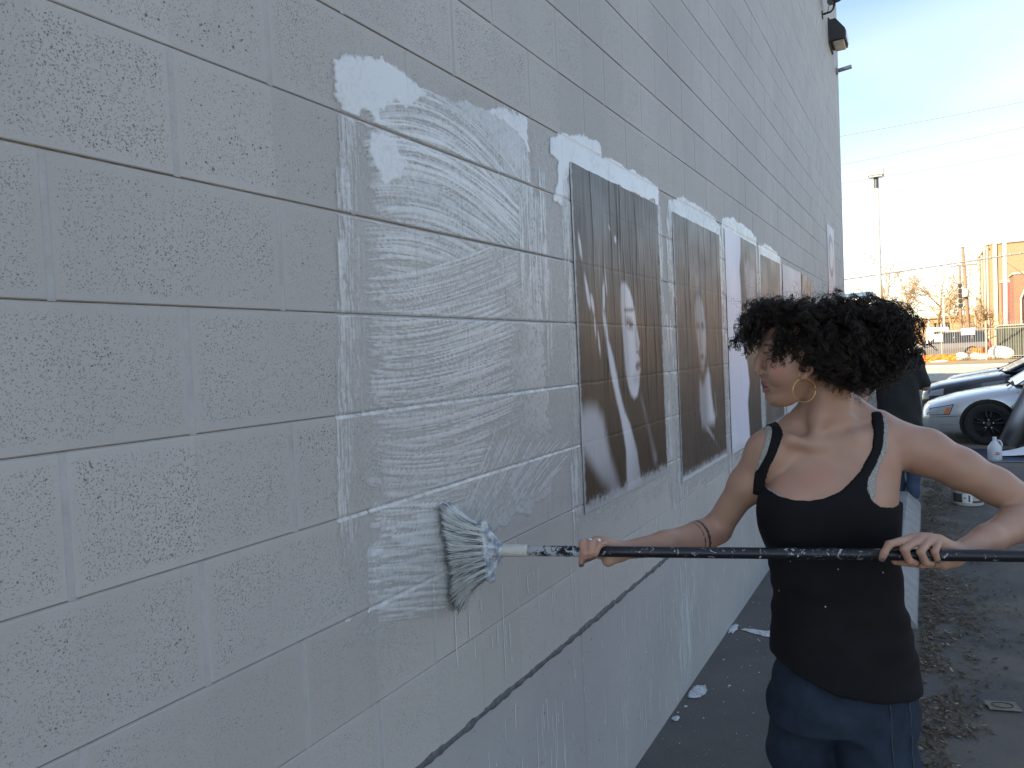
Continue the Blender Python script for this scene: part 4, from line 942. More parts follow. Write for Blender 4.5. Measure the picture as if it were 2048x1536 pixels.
def strands(tips, starts, n_pt, curl, pitch, r0, r1, sag, clump=1, spread=.0035):
    if clump > 1:                       # strands gather into locks that curl together
        m_ = len(tips)//clump; ix = np.repeat(np.arange(m_), clump); n = len(ix)
        tips, starts, sag, curl, pitch = tips[ix]+hg.normal(0, spread, (n, 3)), starts[ix]+hg.normal(0, spread*1.4, (n, 3)), sag[ix], curl[ix]*hg.uniform(.8, 1.2, n), pitch[ix]
        r0, r1 = r0[:n], r1[:n]
    n = len(tips); t = np.linspace(0, 1, n_pt)[None, :, None]
    mid = (tips+starts)/2+sag
    B = starts[:, None]*(1-t)**2+2*mid[:, None]*t*(1-t)+tips[:, None]*t*t
    ch = tips-starts; ln = np.linalg.norm(ch, axis=1)+1e-6; chn = ch/ln[:, None]
    rv_ = hg.normal(size=(n, 3))
    if clump > 1: rv_ = np.repeat(rv_[:n//clump], clump, 0)
    u = np.cross(chn, rv_); u /= np.linalg.norm(u, axis=1, keepdims=True)+1e-9; v = np.cross(chn, u)
    ph = hg.random(n)*6.28; sg_ = hg.choice([-1, 1], n)
    if clump > 1: ph = np.repeat(ph[:n//clump], clump)+hg.normal(0, .35, n); sg_ = np.repeat(sg_[:n//clump], clump)
    turns = ln/pitch*sg_
    ang = ph[:, None]+2*math.pi*turns[:, None]*t[..., 0]**1.1
    rr = curl[:, None]*(.25+.9*t[..., 0])
    B = B+rr[..., None]*(np.cos(ang)[..., None]*u[:, None]+np.sin(ang)[..., None]*v[:, None])
    rad = r0[:, None]*(1-t[..., 0])+r1[:, None]*t[..., 0]
    return B, rad
# main mass
N = 3900
xy = inside_samples(MAIN, N); dist = -poly_sdf(MAIN, xy[:, 0], xy[:, 1])
hw = .125*np.sqrt(1-(1-np.clip(dist/.055, 0, 1))**2)+.03*sstep(0, .012, dist)
bb_ = hb+hw*np.where(hg.random(N) < .72, -hg.uniform(.55, 1.02, N), hg.uniform(-.6, 1.0, N))
tips = np.stack([xy[:, 0], bb_, xy[:, 1]], 1)
str_ = hg.exponential(.05, N)-.04; tips += (tips-hc)*np.clip(str_, -.12, .28)[:, None]*(tips[:, 2:3] > P(1600, 760, HD)[2])*(tips[:, :1] > P(1560, 700, HD)[0])
dirn = tips-hc; rad_ = np.linalg.norm(dirn/np.array([.098, .080, .10]), axis=1)
st = hc+dirn/np.maximum(rad_, .75)[:, None]*.95
st[:, 2] += hg.uniform(.01, .055, N)*np.clip(1-(st[:, 2]-hc[2])/.09, 0, 1); st[:, 0] += hg.normal(0, .012, N)
fr = np.maximum(0, (hc[0]-.085)-st[:, 0]); st[:, 0] += fr
lower = tips[:, 2] < P(1600, 735, HD)[2]; st[lower, 2] += .03
sag = np.stack([.25*(tips[:, 0]-hc[0])+hg.normal(0, .010, N), -.02*np.ones(N)*hg.random(N), .014+hg.normal(0, .010, N)], 1)
B1, R1 = strands(tips, st, 20, hg.uniform(.004, .0125, N), hg.uniform(.020, .042, N), hg.uniform(.0007, .0013, N), hg.uniform(.0004, .0007, N), sag, 6, .0026)
# front locks hanging over the brow
N = 600
xy = inside_samples(BANG, N); tips = np.stack([xy[:, 0], hb+hg.uniform(-.065, .045, N), xy[:, 1]], 1)
st = np.array([P(1552, 618, HD)]*N)+np.stack([hg.uniform(-.02, .03, N), hg.uniform(-.055, .045, N), hg.normal(0, .006, N)], 1)
sag = np.stack([-.018+hg.normal(0, .006, N), np.zeros(N), .022+hg.normal(0, .006, N)], 1)
B2, R2 = strands(tips, st, 20, hg.uniform(.004, .008, N), hg.uniform(.020, .03, N), hg.uniform(.0007, .0012, N), hg.uniform(.0004, .0007, N), sag, 5, .0022)
# temple locks beside the eye
N = 150
xs_, ys_ = hg.uniform(1541, 1590, N), hg.uniform(668, 745, N); tips = np.array([P(x, y, HD-hg.uniform(.062, .088)) for x, y in zip(xs_, ys_)])
st = np.array([P(x, y, HD-.075) for x, y in zip(hg.uniform(1552, 1590, N), hg.uniform(622, 655, N))])
sag = np.stack([hg.normal(0, .004, N), -.012*np.ones(N), hg.normal(0, .004, N)], 1)
B3, R3 = strands(tips, st, 20, hg.uniform(.004, .008, N), hg.uniform(.02, .03, N), hg.uniform(.0006, .0010, N), hg.uniform(.0003, .0006, N), sag, 5, .002)
# locks over the ear and jaw corner
N = 900
SIDE = hpoly([(1578, 690), (1600, 680), (1660, 680), (1690, 700), (1690, 780), (1650, 784), (1618, 768), (1594, 756), (1580, 738)])
xy = inside_samples(SIDE, N); tips = np.stack([xy[:, 0], hb-hg.uniform(.085, .112, N), xy[:, 1]], 1)
st = tips+np.stack([hg.normal(0, .012, N)+.008, .012+hg.normal(0, .004, N), hg.uniform(.05, .085, N)], 1)
B6, R6 = strands(tips, st, 20, hg.uniform(.004, .009, N), hg.uniform(.02, .034, N), hg.uniform(.0007, .0012, N), hg.uniform(.0004, .0007, N), np.stack([hg.normal(0, .006, N), -.016*np.ones(N), hg.normal(0, .005, N)], 1), 6, .0026)
# loose ringlets blown out at the back
N = 150
sp0 = np.stack([hg.uniform(1748, 1800, N), hg.uniform(606, 765, N)], 1); reach = hg.uniform(12, 48, N)*np.where(sp0[:, 1] < 690, 1.0, .55)
tips = np.array([P(x+r_, y+hg.uniform(-6, 12), HD+hg.uniform(-.07, .05)) for (x, y), r_ in zip(sp0, reach)])
st = np.array([P(x-28, y-hg.uniform(0, 14), HD+hg.uniform(-.05, .04)) for x, y in sp0])
B4, R4 = strands(tips, st, 30, hg.uniform(.006, .0135, N), hg.uniform(.030, .05, N), hg.uniform(.0010, .0015, N), hg.uniform(.0005, .0009, N), np.stack([hg.normal(0, .006, N), np.zeros(N), .010+hg.normal(0, .006, N)], 1))
# frizz round the outline
N = 1100
k_ = hg.integers(0, len(MAIN), N); f_ = hg.random(N)[:, None]; ed = MAIN[k_]*(1-f_)+MAIN[(k_+1) % len(MAIN)]*f_
keepf = ~((ed[:, 0] < P(1600, 700, HD)[0]) & (ed[:, 1] < P(1540, 650, HD)[2])); ed = ed[keepf]; N = len(ed)
cen2 = MAIN.mean(0); od = ed-cen2; od /= np.linalg.norm(od, axis=1, keepdims=True)
bb_ = hb+hg.normal(0, .045, N)
st = np.stack([ed[:, 0]-od[:, 0]*.02, bb_, ed[:, 1]-od[:, 1]*.02], 1); ext = hg.exponential(.011, N)+.002
tips = np.stack([ed[:, 0]+od[:, 0]*ext+hg.normal(0, .006, N), bb_+hg.normal(0, .01, N), ed[:, 1]+od[:, 1]*ext*np.where(od[:, 1] > 0, 1, .6)], 1)
B5, R5 = strands(tips, st, 14, hg.uniform(.003, .008, N), hg.uniform(.012, .03, N), np.full(N, .00032), np.full(N, .00018), hg.normal(0, .007, (N, 3)))
parts = [ribbons(b_, r_) for b_, r_ in ((B1, R1), (B2, R2), (B3, R3), (B4, R4), (B5, R5), (B6, R6))]
Vh, Fh, o_ = [], [], 0
for v_, f2 in parts: Vh.append(v_); Fh.append(f2+o_); o_ += len(v_)
q = NT('dark_hair'); ob = q.obj(); n1 = q.noise(28, 3, .6, vec=ob)
q.p(color=q.mix(q.rng(n1, .35, .7), (.008, .006, .0055), (.034, .022, .015)), rough=.36, spec=.4); M_hair = q.m
hair = put('hair', mesh('hair', np.concatenate(Vh), np.concatenate(Fh), True), M_hair, person)
# dense inner mass of the hair
hf = Field((MAIN[:, 0].min()-.04, hb-.15, MAIN[:, 1].min()-.03), (MAIN[:, 0].max()+.04, hb+.15, MAIN[:, 1].max()+.03), .004)
A2, Z2 = np.meshgrid(hf.ax[0], hf.ax[2], indexing='ij'); d2 = -poly_sdf(MAIN, A2, Z2)-.017
X, Y, Z = hf.co((slice(None),)*3); dn = np.clip(d2/.05, -1, 1)[:, None, :]
nn = np.sin(X*150+3*np.sin(Z*90))*np.sin(Z*170+3*np.sin(Y*80))*np.sin(Y*140+2*np.sin(X*100))+.7*np.sin(X*330+Y*210)*np.sin(Z*310+2*np.sin(X*190))
hf.F = ((np.sqrt((1-dn)**2+((Y-hb)/.104)**2)-1)*.06+.0045*nn).astype(np.float32)
Vc, Qc = hf.mesh(); q = NT('hair_mass'); q.p(color=(.007, .0055, .005), rough=.8, spec=.15)
put('hair_mass', mesh('hair_mass', Vc, Qc, True), q.m, hair)

# ------------------------------------------------------------------ broom on its painted pole
br = empty('broom', wA, 0, label='paste covered angled push broom with white bristles on a long black pole', cat='broom')
def BL(p_): return np.asarray(p_)-wA
q = NT('black_pole'); ob = q.obj(); pos = q.pos()
sv = q.n('VectorMath', operation='DOT_PRODUCT'); q.t.links.new(ob, sv.inputs[0]); sv.inputs[1].default_value = tuple(pdir); al_ = sv.outputs['Value']
n1 = q.noise(60, 4, .7, vec=ob, dist=1.2); n2 = q.noise(140, 3, .6, vec=ob)
near = q.rng(al_, .06, .26, .56, .38); msk = q.rng(q.math('SUBTRACT', near, n1), -.02, .03)
spl = q.math('MULTIPLY', q.rng(n2, .74, .77), q.rng(q.noise(9, 2, vec=ob), .50, .60))
rub = q.math('MULTIPLY', q.rng(q.noise(75, 4, .7, vec=ob, dist=.8), .59, .62, 0, .7), q.math('MULTIPLY', q.rng(al_, .66, .70), q.rng(al_, .80, .76)))
c = q.mix(msk, (.011, .012, .018), (.50, .53, .56)); c = q.mix(spl, c, (.6, .6, .6)); c = q.mix(rub, c, (.35, .36, .37))
q.p(color=c, rough=q.mix(msk, (.33,)*3, (.6,)*3), spec=.45); q.bump(q.math('ADD', msk, q.math('MULTIPLY', n2, .3)), .25, .002)
MB().tube([BL(wA+pdir*t) for t in (.05, .3, .6, 1.0, 1.45)], PR, 20).build('pole', q.m, br, True)
q = NT('pasty_plastic'); ob = q.obj(); n1 = q.noise(45, 4, .7, vec=ob); c = q.mix(q.rng(n1, .40, .62), (.16, .20, .27), (.60, .62, .62)); q.p(color=c, rough=.5); q.bump(n1, .5, .004); M_cap = q.m
q = NT('cream_sleeve'); ob = q.obj(); n1 = q.noise(60, 4, .7, vec=ob); q.p(color=q.mix(n1, (.45, .44, .39), (.62, .61, .56)), rough=.55); q.bump(n1, .4, .003)
MB().tube([BL(wA+pdir*t) for t in (-.006, .0, .055, .060)], (.0125, .0142, .0142, .0132), 20).build('sleeve', q.m, br, True)
cT, cB = W(964, 1050, 1.702), W(981, 1156, 1.688); so_ = wA-pdir*.003
sock = Field(np.minimum(np.minimum(cT, cB), so_)-.05, np.maximum(np.maximum(cT, cB), so_)+.05, .0028)
sock.cone(cT, cB, .012, .012, .004); sock.cone(cT*.97+cB*.03, so_, .0095, .0115, .006); sock.cone(cB*.97+cT*.03, so_-np.array([0, 0, .006]), .0045, .0065, .004)
sock.cone((cT+cB)/2, so_, .0125, .0135, .006)
dB = (cT+cB)/2; sock.chain([cT+(cT-cB)*.03, cT], (.010, .012), .004)
Vk, Qk = sock.mesh(); put('broom_head', mesh('broom_head', relax(Vk-wA, Qk, 1), Qk, True), M_cap, br)
g = np.random.default_rng(12); N = 1900
u_ = g.random(N); s_ = g.uniform(-1, 1, N); nrm = np.cross(cB-cT, np.array([-1, -.2, 0])); nrm /= np.linalg.norm(nrm)
base = cT[None]*(1-u_[:, None])+cB[None]*u_[:, None]+nrm[None]*(s_*.013)[:, None]
yT, zT, yB, zB = 1.418, 1.272, 1.452, 1.008
uu = np.clip(u_+g.normal(0, .02, N), -.01, 1.01)
tip = np.stack([.006+.010*np.abs(g.normal(0, 1, N)), yT+(yB-yT)*uu+s_*.022+g.normal(0, .004, N), zT+(zB-zT)*uu+g.normal(0, .004, N)], 1)
midp = base*.45+tip*.55+np.array([-.006, -.004, 0])+g.normal(0, .0025, (N, 3)); midp[:, 2] += (u_-.5)*.03
t = np.linspace(0, 1, 9)[None, :, None]
PB = base[:, None]*(1-t)**2+2*midp[:, None]*t*(1-t)+tip[:, None]*t*t
clump = np.sin(u_*46)[:, None, None]*.003*np.sin(t*math.pi); PB[:, :, 2:3] += clump
rb = (.00055+.00045*g.random((N, 1)))*np.ones((1, 9)); Vb_, Fb_ = ribbons(PB, rb, 3)
shade = (.5+.5*np.sin(u_*58+2*s_))*.6+.4*g.random(N)
tl = np.linspace(0, 1, 9)[None]; pa = sstep(.05, .50, shade[:, None]+.35*(tl-.25)-.9*sstep(.90, 1, tl)+.15*g.normal(0, 1, (N, 9)))  # paste along each bristle, with dark shading painted on the tips
colr = np.array([.055, .075, .11])*(1-pa[..., None])+np.array([.80, .82, .81])*pa[..., None]
q = NT('pasty_bristle'); q.p(color=q.attr('bristle', True), rough=.5)
me = mesh('bristles', Vb_-wA, Fb_, True); attr(me, 'bristle', np.repeat(colr.reshape(-1, 3), 3, 0)); o = put('bristles', me, q.m, br); o['kind'] = 'stuff'
# ------------------------------------------------------------------ kerb, litter and clutter on the ground
kp = MB(); sec = [(.66, 0), (.67, .125), (.83, .135), (.93, .03), (.94, 0)]
kp.prism(sec, lambda x, z: (x-.8, -1.72, z), lambda x, z: (x-.8, 1.72, z))
q = NT('worn_concrete'); n1 = q.noise(9, 5, .65); n2 = q.noise(120, 3, .6); c = q.mix(q.rng(n1, .3, .7), (.22, .222, .22), (.34, .34, .335)); c = q.mix(q.rng(n2, .62, .72, 0, .6), c, (.12, .11, .10)); q.p(color=c, rough=.9); q.bump(q.math('ADD', n2, n1), .5, .006); M_conc = q.m
tag(kp.build('concrete_kerb', M_conc, loc=(.8, 6.28, 0)), 'long pale concrete kerb block with sloped edge beside the leaf litter', 'kerb')
g = np.random.default_rng(5); N = 9500
xs = .95+np.abs(g.gamma(1.3, .13, N)); ys = g.uniform(1.6, 9.4, N); cl = fbm((64, 256), (6, 24), 3, 44)
ok = cl[np.clip((xs-.9)/1.2*63, 0, 63).astype(int), np.clip((ys-1.6)/7.8*255, 0, 255).astype(int)] > .36+.35*np.clip((xs-1.0)/.6, 0, 1)*g.random(N)
xs, ys = xs[ok], ys[ok]
ex_ = g.random((500, 2))*[1.6, 7.0]+[1.0, 2.0]; xs = np.concatenate([xs, ex_[:, 0]]); ys = np.concatenate([ys, ex_[:, 1]]); N = len(xs)
a_ = g.random(N)*6.28; ln = g.uniform(.006, .021, N); wd_ = ln*g.uniform(.18, .5, N); zz = .004+g.exponential(.006, N)
dx, dy = np.cos(a_), np.sin(a_); tl1, tl2 = g.normal(0, .35, N)*ln, np.abs(g.normal(0, .5, N))*wd_
V = np.stack([np.stack([xs-dx*ln, ys-dy*ln, zz], 1), np.stack([xs-dy*wd_, ys+dx*wd_, zz+tl2], 1), np.stack([xs+dx*ln, ys+dy*ln, zz+np.abs(tl1)], 1), np.stack([xs+dy*wd_, ys-dx*wd_, zz+tl2*.7], 1)], 1).reshape(-1, 3)
i = np.arange(N)*4; Fc = np.concatenate([np.stack([i, i+1, i+2], 1), np.stack([i, i+2, i+3], 1)])
me = mesh('leaf_litter', V, Fc); br_ = g.random(N); colr = np.array([.045, .032, .020])[None]*(1-br_[:, None])+np.array([.19, .140, .085])[None]*br_[:, None]; pale = g.random(N) < .05; colr[pale] = (.34, .30, .24)
attr(me, 'leaf', np.repeat(colr, 4, 0)); q = NT('dry_leaf'); q.p(color=q.attr('leaf', True), rough=.9)
tag(put('leaf_litter', me, q.m), 'dry brown leaf litter and mulch strewn along the kerb', 'leaf litter', kind='stuff')
# discarded card with an oval cut
p_ = Gd(2005, 1415); cd_ = empty('paper_card', p_+[0, 0, .003], .25, label='grimy tan card scrap with an oval print lying on the dirt', cat='card')
m_ = MB(); m_.bbox(-.062, .062, -.042, .042, .003, .007, .001); m_.build('card', simple('grimy_card', (.20, .175, .14), .85, .25, 40), cd_)
ov = [(.040*math.cos(t), .024*math.sin(t)) for t in np.linspace(0, 6.283, 28)]; m_ = MB(); m_.tube([(x, y, .0075) for x, y in ov], .0028, 5); m_.build('oval_print', simple('card_ink', (.06, .05, .04), .9), cd_)
# paint bucket
bk = empty('paint_bucket', (1.33, 8.19, 0), 0, label='white plastic paint bucket with dark printed label on the asphalt', cat='bucket')
M_pail = simple('white_pail', (.66, .66, .65), .45, .06, 8)
m_ = MB(); m_.lathe([(.12, .003), (.130, .008), (.142, .32), (.150, .325), (.150, .345), (.143, .35), (.143, .37), (.138, .37), (.128, .02)], (0, 0, 0), n=32); m_.build('pail', M_pail, bk, True)
def wrap(r0, a0, a1, z0, z1, name, mat):
    ts = np.linspace(a0, a1, 10); rr = lambda z: .1302+(z-.008)*.0385+.0012
    V = [(rr(z)*math.cos(t), rr(z)*math.sin(t), z) for z in (z0, z1) for t in ts]
    put(name, mesh(name, V, [(k, k+1, 11+k, 10+k) for k in range(9)], True), mat, bk)
M_lab = simple('label_dark', (.075, .06, .055), .6); M_lg = simple('label_green', (.08, .16, .08), .6); M_lw = simple('label_white', (.70, .70, .70), .5)
wrap(0, R(205), R(248), .035, .12, 'label_panel', M_lab); wrap(0, R(249), R(285), .035, .12, 'label_field', M_lw)
wrap(.001, R(253), R(262), .075, .085, 'label_word', M_lg); wrap(.001, R(270), R(276), .045, .11, 'label_bar', M_lab); wrap(0, R(277), R(330), .035, .055, 'label_stripe', M_lab); wrap(0, R(205), R(330), .21, .27, 'label_band', M_lab)
m_ = MB(); m_.tube([(.15*math.cos(t), .15*math.sin(t)*.3-.10*abs(math.sin(t)), .335-.10*math.sin(t)) for t in np.linspace(0, math.pi, 14)], .003, 6); m_.build('wire_handle', simple('wire', (.4, .4, .4), .4, metal=.8), bk, True)
# jug on a tarp
tp = [(1.05, 11.0), (3.4, 11.0), (3.4, 12.15), (1.15, 12.2)]
nu, nv = 60, 40; u = np.linspace(0, 1, nu); v = np.linspace(0, 1, nv); U, Vv = np.meshgrid(u, v, indexing='ij')
zf = .006+.022*np.clip(fbm((nu, nv), (7, 5), 4, 71)-.42, 0, 1)
V = np.stack([1.05+2.4*U+.05*fbm((nu, nv), (4, 4), 3, 72), 10.98+1.2*Vv+.06*fbm((nu, nv), (5, 3), 3, 73), zf], -1).reshape(-1, 3)
q = NT('tarp'); n1 = q.noise(5, 4, .6); q.p(color=q.mix(q.rng(n1, .35, .65), (.012, .02, .04), (.035, .06, .12)), rough=.4); tarp = put('tarp', mesh('tarp', V-[2.2, 11.5, 0], gridfaces(nu, nv), True), q.m, loc=(2.2, 11.5, 0)); tag(tarp, 'dark blue plastic tarp spread on the ground in front of the silver car', 'tarp')
m_ = MB(); m_.tube([(-1.13+.12*k, -.50+.012*math.sin(k), .012) for k in range(20)], .006, 5); m_.build('hem', simple('tarp_hem', (.25, .32, .45), .5), tarp, True)
jg = empty('plastic_jug', Gd(1990, 922), 0, label='translucent white gallon jug with red printing standing on the tarp', cat='jug')
q = NT('hdpe'); q.p(color=(.62, .66, .72), rough=.4, sss=.2)
m_ = MB(); m_.lathe([(.070, .012), (.078, .02), (.079, .16), (.074, .185), (.045, .235), (.024, .262), (.021, .285), (.020, .30)], (0, 0, 0), n=28); m_.build('bottle', q.m, jg, True)
m_ = MB(); m_.lathe([(.024, .285), (.024, .308), (.018, .31)], (0, 0, 0), n=20); m_.build('cap', simple('cap_white', (.6, .62, .66), .5), jg)
m_ = MB(); m_.tube([(.022, -.01, .268), (.058, -.01, .262), (.076, -.01, .225), (.072, -.01, .17)], .011, 8); m_.build('handle', q.m, jg, True)
for z_, a0, a1 in ((.118, 270, 305), (.092, 262, 310), (.104, 275, 300)):
    ts = np.linspace(R(a0), R(a1), 6); V = [(.0805*math.cos(t), .0805*math.sin(t), z) for z in (z_-.004, z_+.004) for t in ts]
    put('print_line', mesh('print_line', V, [(k, k+1, 7+k, 6+k) for k in range(5)]), simple('red_print', (.45, .06, .06), .6), jg)
ps = []
for i in range(14):
    t = i/13
    for j in range(12):
        s_ = j/11; ps.append((-.30+.62*s_, -.18+.42*t, .014+.22*(s_**2)*(.35+.65*t)+.02*math.sin(3*t)))
pp = Gd(2042, 912); tag(put('paper_sheet', mesh('paper_sheet', ps, gridfaces(14, 12), True), simple('white_paper', (.74, .76, .80), .7, .03), loc=(pp[0], pp[1], .006)), 'curled blank white paper sheet lying on the tarp', 'paper')
# curled print leaning on the car
nu, nv = 30, 40; B0 = Gd(2011, 896); B0 = np.array([B0[0], 12.20, .012]); T0 = np.array([B0[0]+.46, 12.50, 1.05]); axd = (T0-B0); le = np.linalg.norm(axd); axd /= le
e1 = np.cross(axd, (0, 1, 0)); e1 /= np.linalg.norm(e1); e2 = np.cross(axd, e1); V = []; K = []
for j in range(nv):
    for i in range(nu):
        th = R(-60+220*i/(nu-1)); rr = .115+.03*i/nu
        V.append(B0+axd*le*j/(nv-1)+rr*(math.cos(th)*e1*1.0+math.sin(th)*e2)-B0); gl = j/(nv-1); s_ = i/(nu-1)
        val = .02+.42*math.exp(-((s_-.56-.12*gl)/.12)**2)*sstep(.12, .45, np.array(gl))+.10*sstep(.6, 1, np.array(gl)); K.append((val, val*1.02, val*1.08))  # grey sheen along the curl is painted into the print colour
me = mesh('rolled_print', V, gridfaces(nv, nu), True); attr(me, 'ink', K); lowz = min(v[2] for v in V)
tag(put('rolled_print', me, M_post, loc=B0-[0, 0, lowz+.002-.0]), 'half rolled dark glossy print leaning against the silver car', 'print')

# ------------------------------------------------------------------ helper pasting posters farther along
PO = np.array([.80, 8.02, 0.])
helper = empty('person', PO, 0, label='person seen from behind in black T-shirt and jeans by the far posters', cat='person')
def Q(x, y, d): return W(x, y, d)-PO
pf = Field((-.75, -.45, .0), (.45, .5, 1.85), .010)
sh_, hp = Q(1790, 725, 7.16), Q(1802, 872, 7.14)
ws = Q(1797, 805, 7.15)
def lv(c, w_, d_): return (c[2], c[0], c[1], w_, d_)
up = Field((-.75, -.45, .70), (.45, .5, 1.62), .009)
for f_, off in ((pf, 0.0), (up, .012)):
    f_.stack([lv(sh_+[0, 0, .10], .06+off, .06+off), lv(sh_+[0, 0, .05], .15+off, .09+off), lv(sh_, .19+off, .11+off), lv(sh_*.6+ws*.4, .19+off, .12+off), lv(ws, .165+off*1.6, .11+off*1.5), lv(hp, .175+off*1.3, .12+off*1.2), lv(hp-[0, 0, .06], .18+off*1.3, .12+off)], .04, 2.2)
    el1, el2 = Q(1850, 772, 7.08), Q(1726, 800, 7.10)
    f_.chain([sh_+[.17, 0, .01], el1 if not off else sh_*.12+el1*.88+[.02, 0, 0]], (.06+off, .045+off*1.6), .04)
    f_.chain([sh_+[-.17, 0, .01], el2 if not off else (sh_+[-.17, 0, 0])*.35+el2*.65], (.06+off, .045+off*1.6), .04)
pf.chain([el1, el1+[-.16, .20, -.02]], (.042, .03), .02); pf.ell(el1+[-.19, .24, -.02], (.04, .05, .045), .03)
pf.chain([el2, el2+[-.10, .22, .10]], (.042, .03), .02); pf.ell(el2+[-.12, .27, .12], (.04, .05, .045), .03)
for k in range(4):
    for e_, dx_ in ((el1+[-.20, .28, -.02], -1), (el2+[-.13, .31, .13], -1)): pf.chain([e_, e_+[-.03+.012*k, .05, .03-.018*k]], (.011, .009), .006)
pf.chain([sh_+[0, 0, .07], sh_+[-.03, .03, .19]], (.055, .05), .03); pf.ell(sh_+[-.05, .06, .27], (.075, .095, .115), .02)
X, Y, Z = pf.co((slice(None),)*3)
Vp, Qp = pf.mesh(np.maximum(pf.F, (.85-Z).astype(np.float32))); bo = put('body', mesh('body', relax(Vp, Qp, 2), Qp, True), M_skin, helper); attr(bo.data, 'tone', np.tile(skin*.9, (len(Vp), 1)))
X, Y, Z = up.co((slice(None),)*3); fo = .007*np.sin(X*22+Z*16+2*np.sin(Z*9))*np.sin(Z*13+Y*21+X*9)
Vp, Qp = up.mesh(np.maximum(up.F-fo.astype(np.float32), np.maximum(hp[2]-.05-Z, Z-(sh_[2]+.105)).astype(np.float32)))
put('t_shirt', mesh('t_shirt', relax(Vp, Qp, 2), Qp, True), simple('faded_black_cotton', (.014, .017, .019), .85, .3, 9), helper)
lf = Field((-.4, -.4, .0), (.4, .45, 1.0), .010); lf.stack([lv(hp+[0, 0, .05], .165, .115), lv(hp-[0, 0, .06], .175, .125), lv(hp-[0, 0, .14], .165, .12)], .04, 2.2)
for s_, fx in ((-1, -.045), (1, .07)):
    h_ = hp+[s_*.085, 0, -.10]; lf.chain([h_, np.array([fx+s_*.02, h_[1]*.5+.01, .50]), np.array([fx, 0 if s_ > 0 else .1, .07])], (.088, .066, .058), .03)
X, Y, Z = lf.co((slice(None),)*3); Vp, Qp = lf.mesh(np.maximum(lf.F, (.06-Z).astype(np.float32))-.004*np.sin(Z*40+X*20).astype(np.float32)); put('jeans', mesh('jeans', relax(Vp, Qp, 2), Qp, True), simple('blue_denim', (.035, .060, .11), .9, .25, 6), helper)
for s_, fx in ((-1, -.045), (1, .07)):
    y0_ = 0 if s_ > 0 else .1; m_ = MB(); ou = [(fx+.045*math.cos(t), y0_+.06+.13*math.sin(t)) for t in np.linspace(0, 6.283, 20, endpoint=False)]
    m_.prism(ou, lambda x, y: (x, y, .003), lambda x, y: (x, y, .035)); m_.build('shoe_sole', simple('tan_sole', (.45, .40, .30), .8), helper)
    m_ = MB(); m_.prism([(fx+(x-fx)*.9, y0_+.06+(y-y0_-.06)*.9) for x, y in ou], lambda x, y: (x, y, .034), lambda x, y: (fx+(x-fx)*.75, y0_+.05+(y-y0_-.05)*.7, .09)); m_.build('shoe', simple('brown_shoe', (.10, .08, .06), .8), helper)
hm = Field(sh_+[-.2, -.12, .1], sh_+[.12, .22, .45], .010); hm.ell(sh_+[-.05, .05, .29], (.086, .10, .115), .02)
Vp, Qp = hm.mesh(); put('hair', mesh('hair', Vp, Qp, True), M_hair, helper)
# ------------------------------------------------------------------ cars
M_tyre = simple('tyre_rubber', (.018, .018, .018), .85, .2, 20); M_rimd = simple('dark_rim', (.035, .035, .038), .4, .1, 20, metal=.6); M_rims = simple('alloy', (.45, .45, .43), .35, .1, 20, metal=.8)
q = NT('car_glass'); q.p(color=(.018, .022, .026), rough=.06, spec=.6); M_glass = q.m
M_trim = simple('black_trim', (.02, .02, .021), .5); q = NT('lamp_lens'); q.p(color=(.30, .33, .36), rough=.08, spec=.6); M_lamp = q.m
q = NT('amber_lens'); q.p(color=(.65, .16, .03), rough=.2); M_amber = q.m; q = NT('red_lens'); q.p(color=(.5, .02, .02), rough=.2); M_red = q.m
def paint(name, col, metal=.5, rough=.32):
    q = NT(name); ob = q.obj(); n1 = q.noise(6, 3, .6, vec=ob); q.p(color=q.mix(n1, [c*.93 for c in col], [c*1.05 for c in col]), rough=rough, metal=metal, coat=.7, coat_rough=.06); return q.m
def solid_cut(me, cuts):
    o = bpy.data.objects.new('tmp', me); COL.objects.link(o); tmp = []
    for cme in cuts:
        c_ = bpy.data.objects.new('cut', cme); COL.objects.link(c_); tmp.append(c_)
        md = o.modifiers.new('b', 'BOOLEAN'); md.operation = 'DIFFERENCE'; md.object = c_; md.solver = 'EXACT'
    dg = bpy.context.evaluated_depsgraph_get(); r = bpy.data.meshes.new_from_object(o.evaluated_get(dg))
    for c_ in tmp: bpy.data.objects.remove(c_)
    bpy.data.objects.remove(o); return r
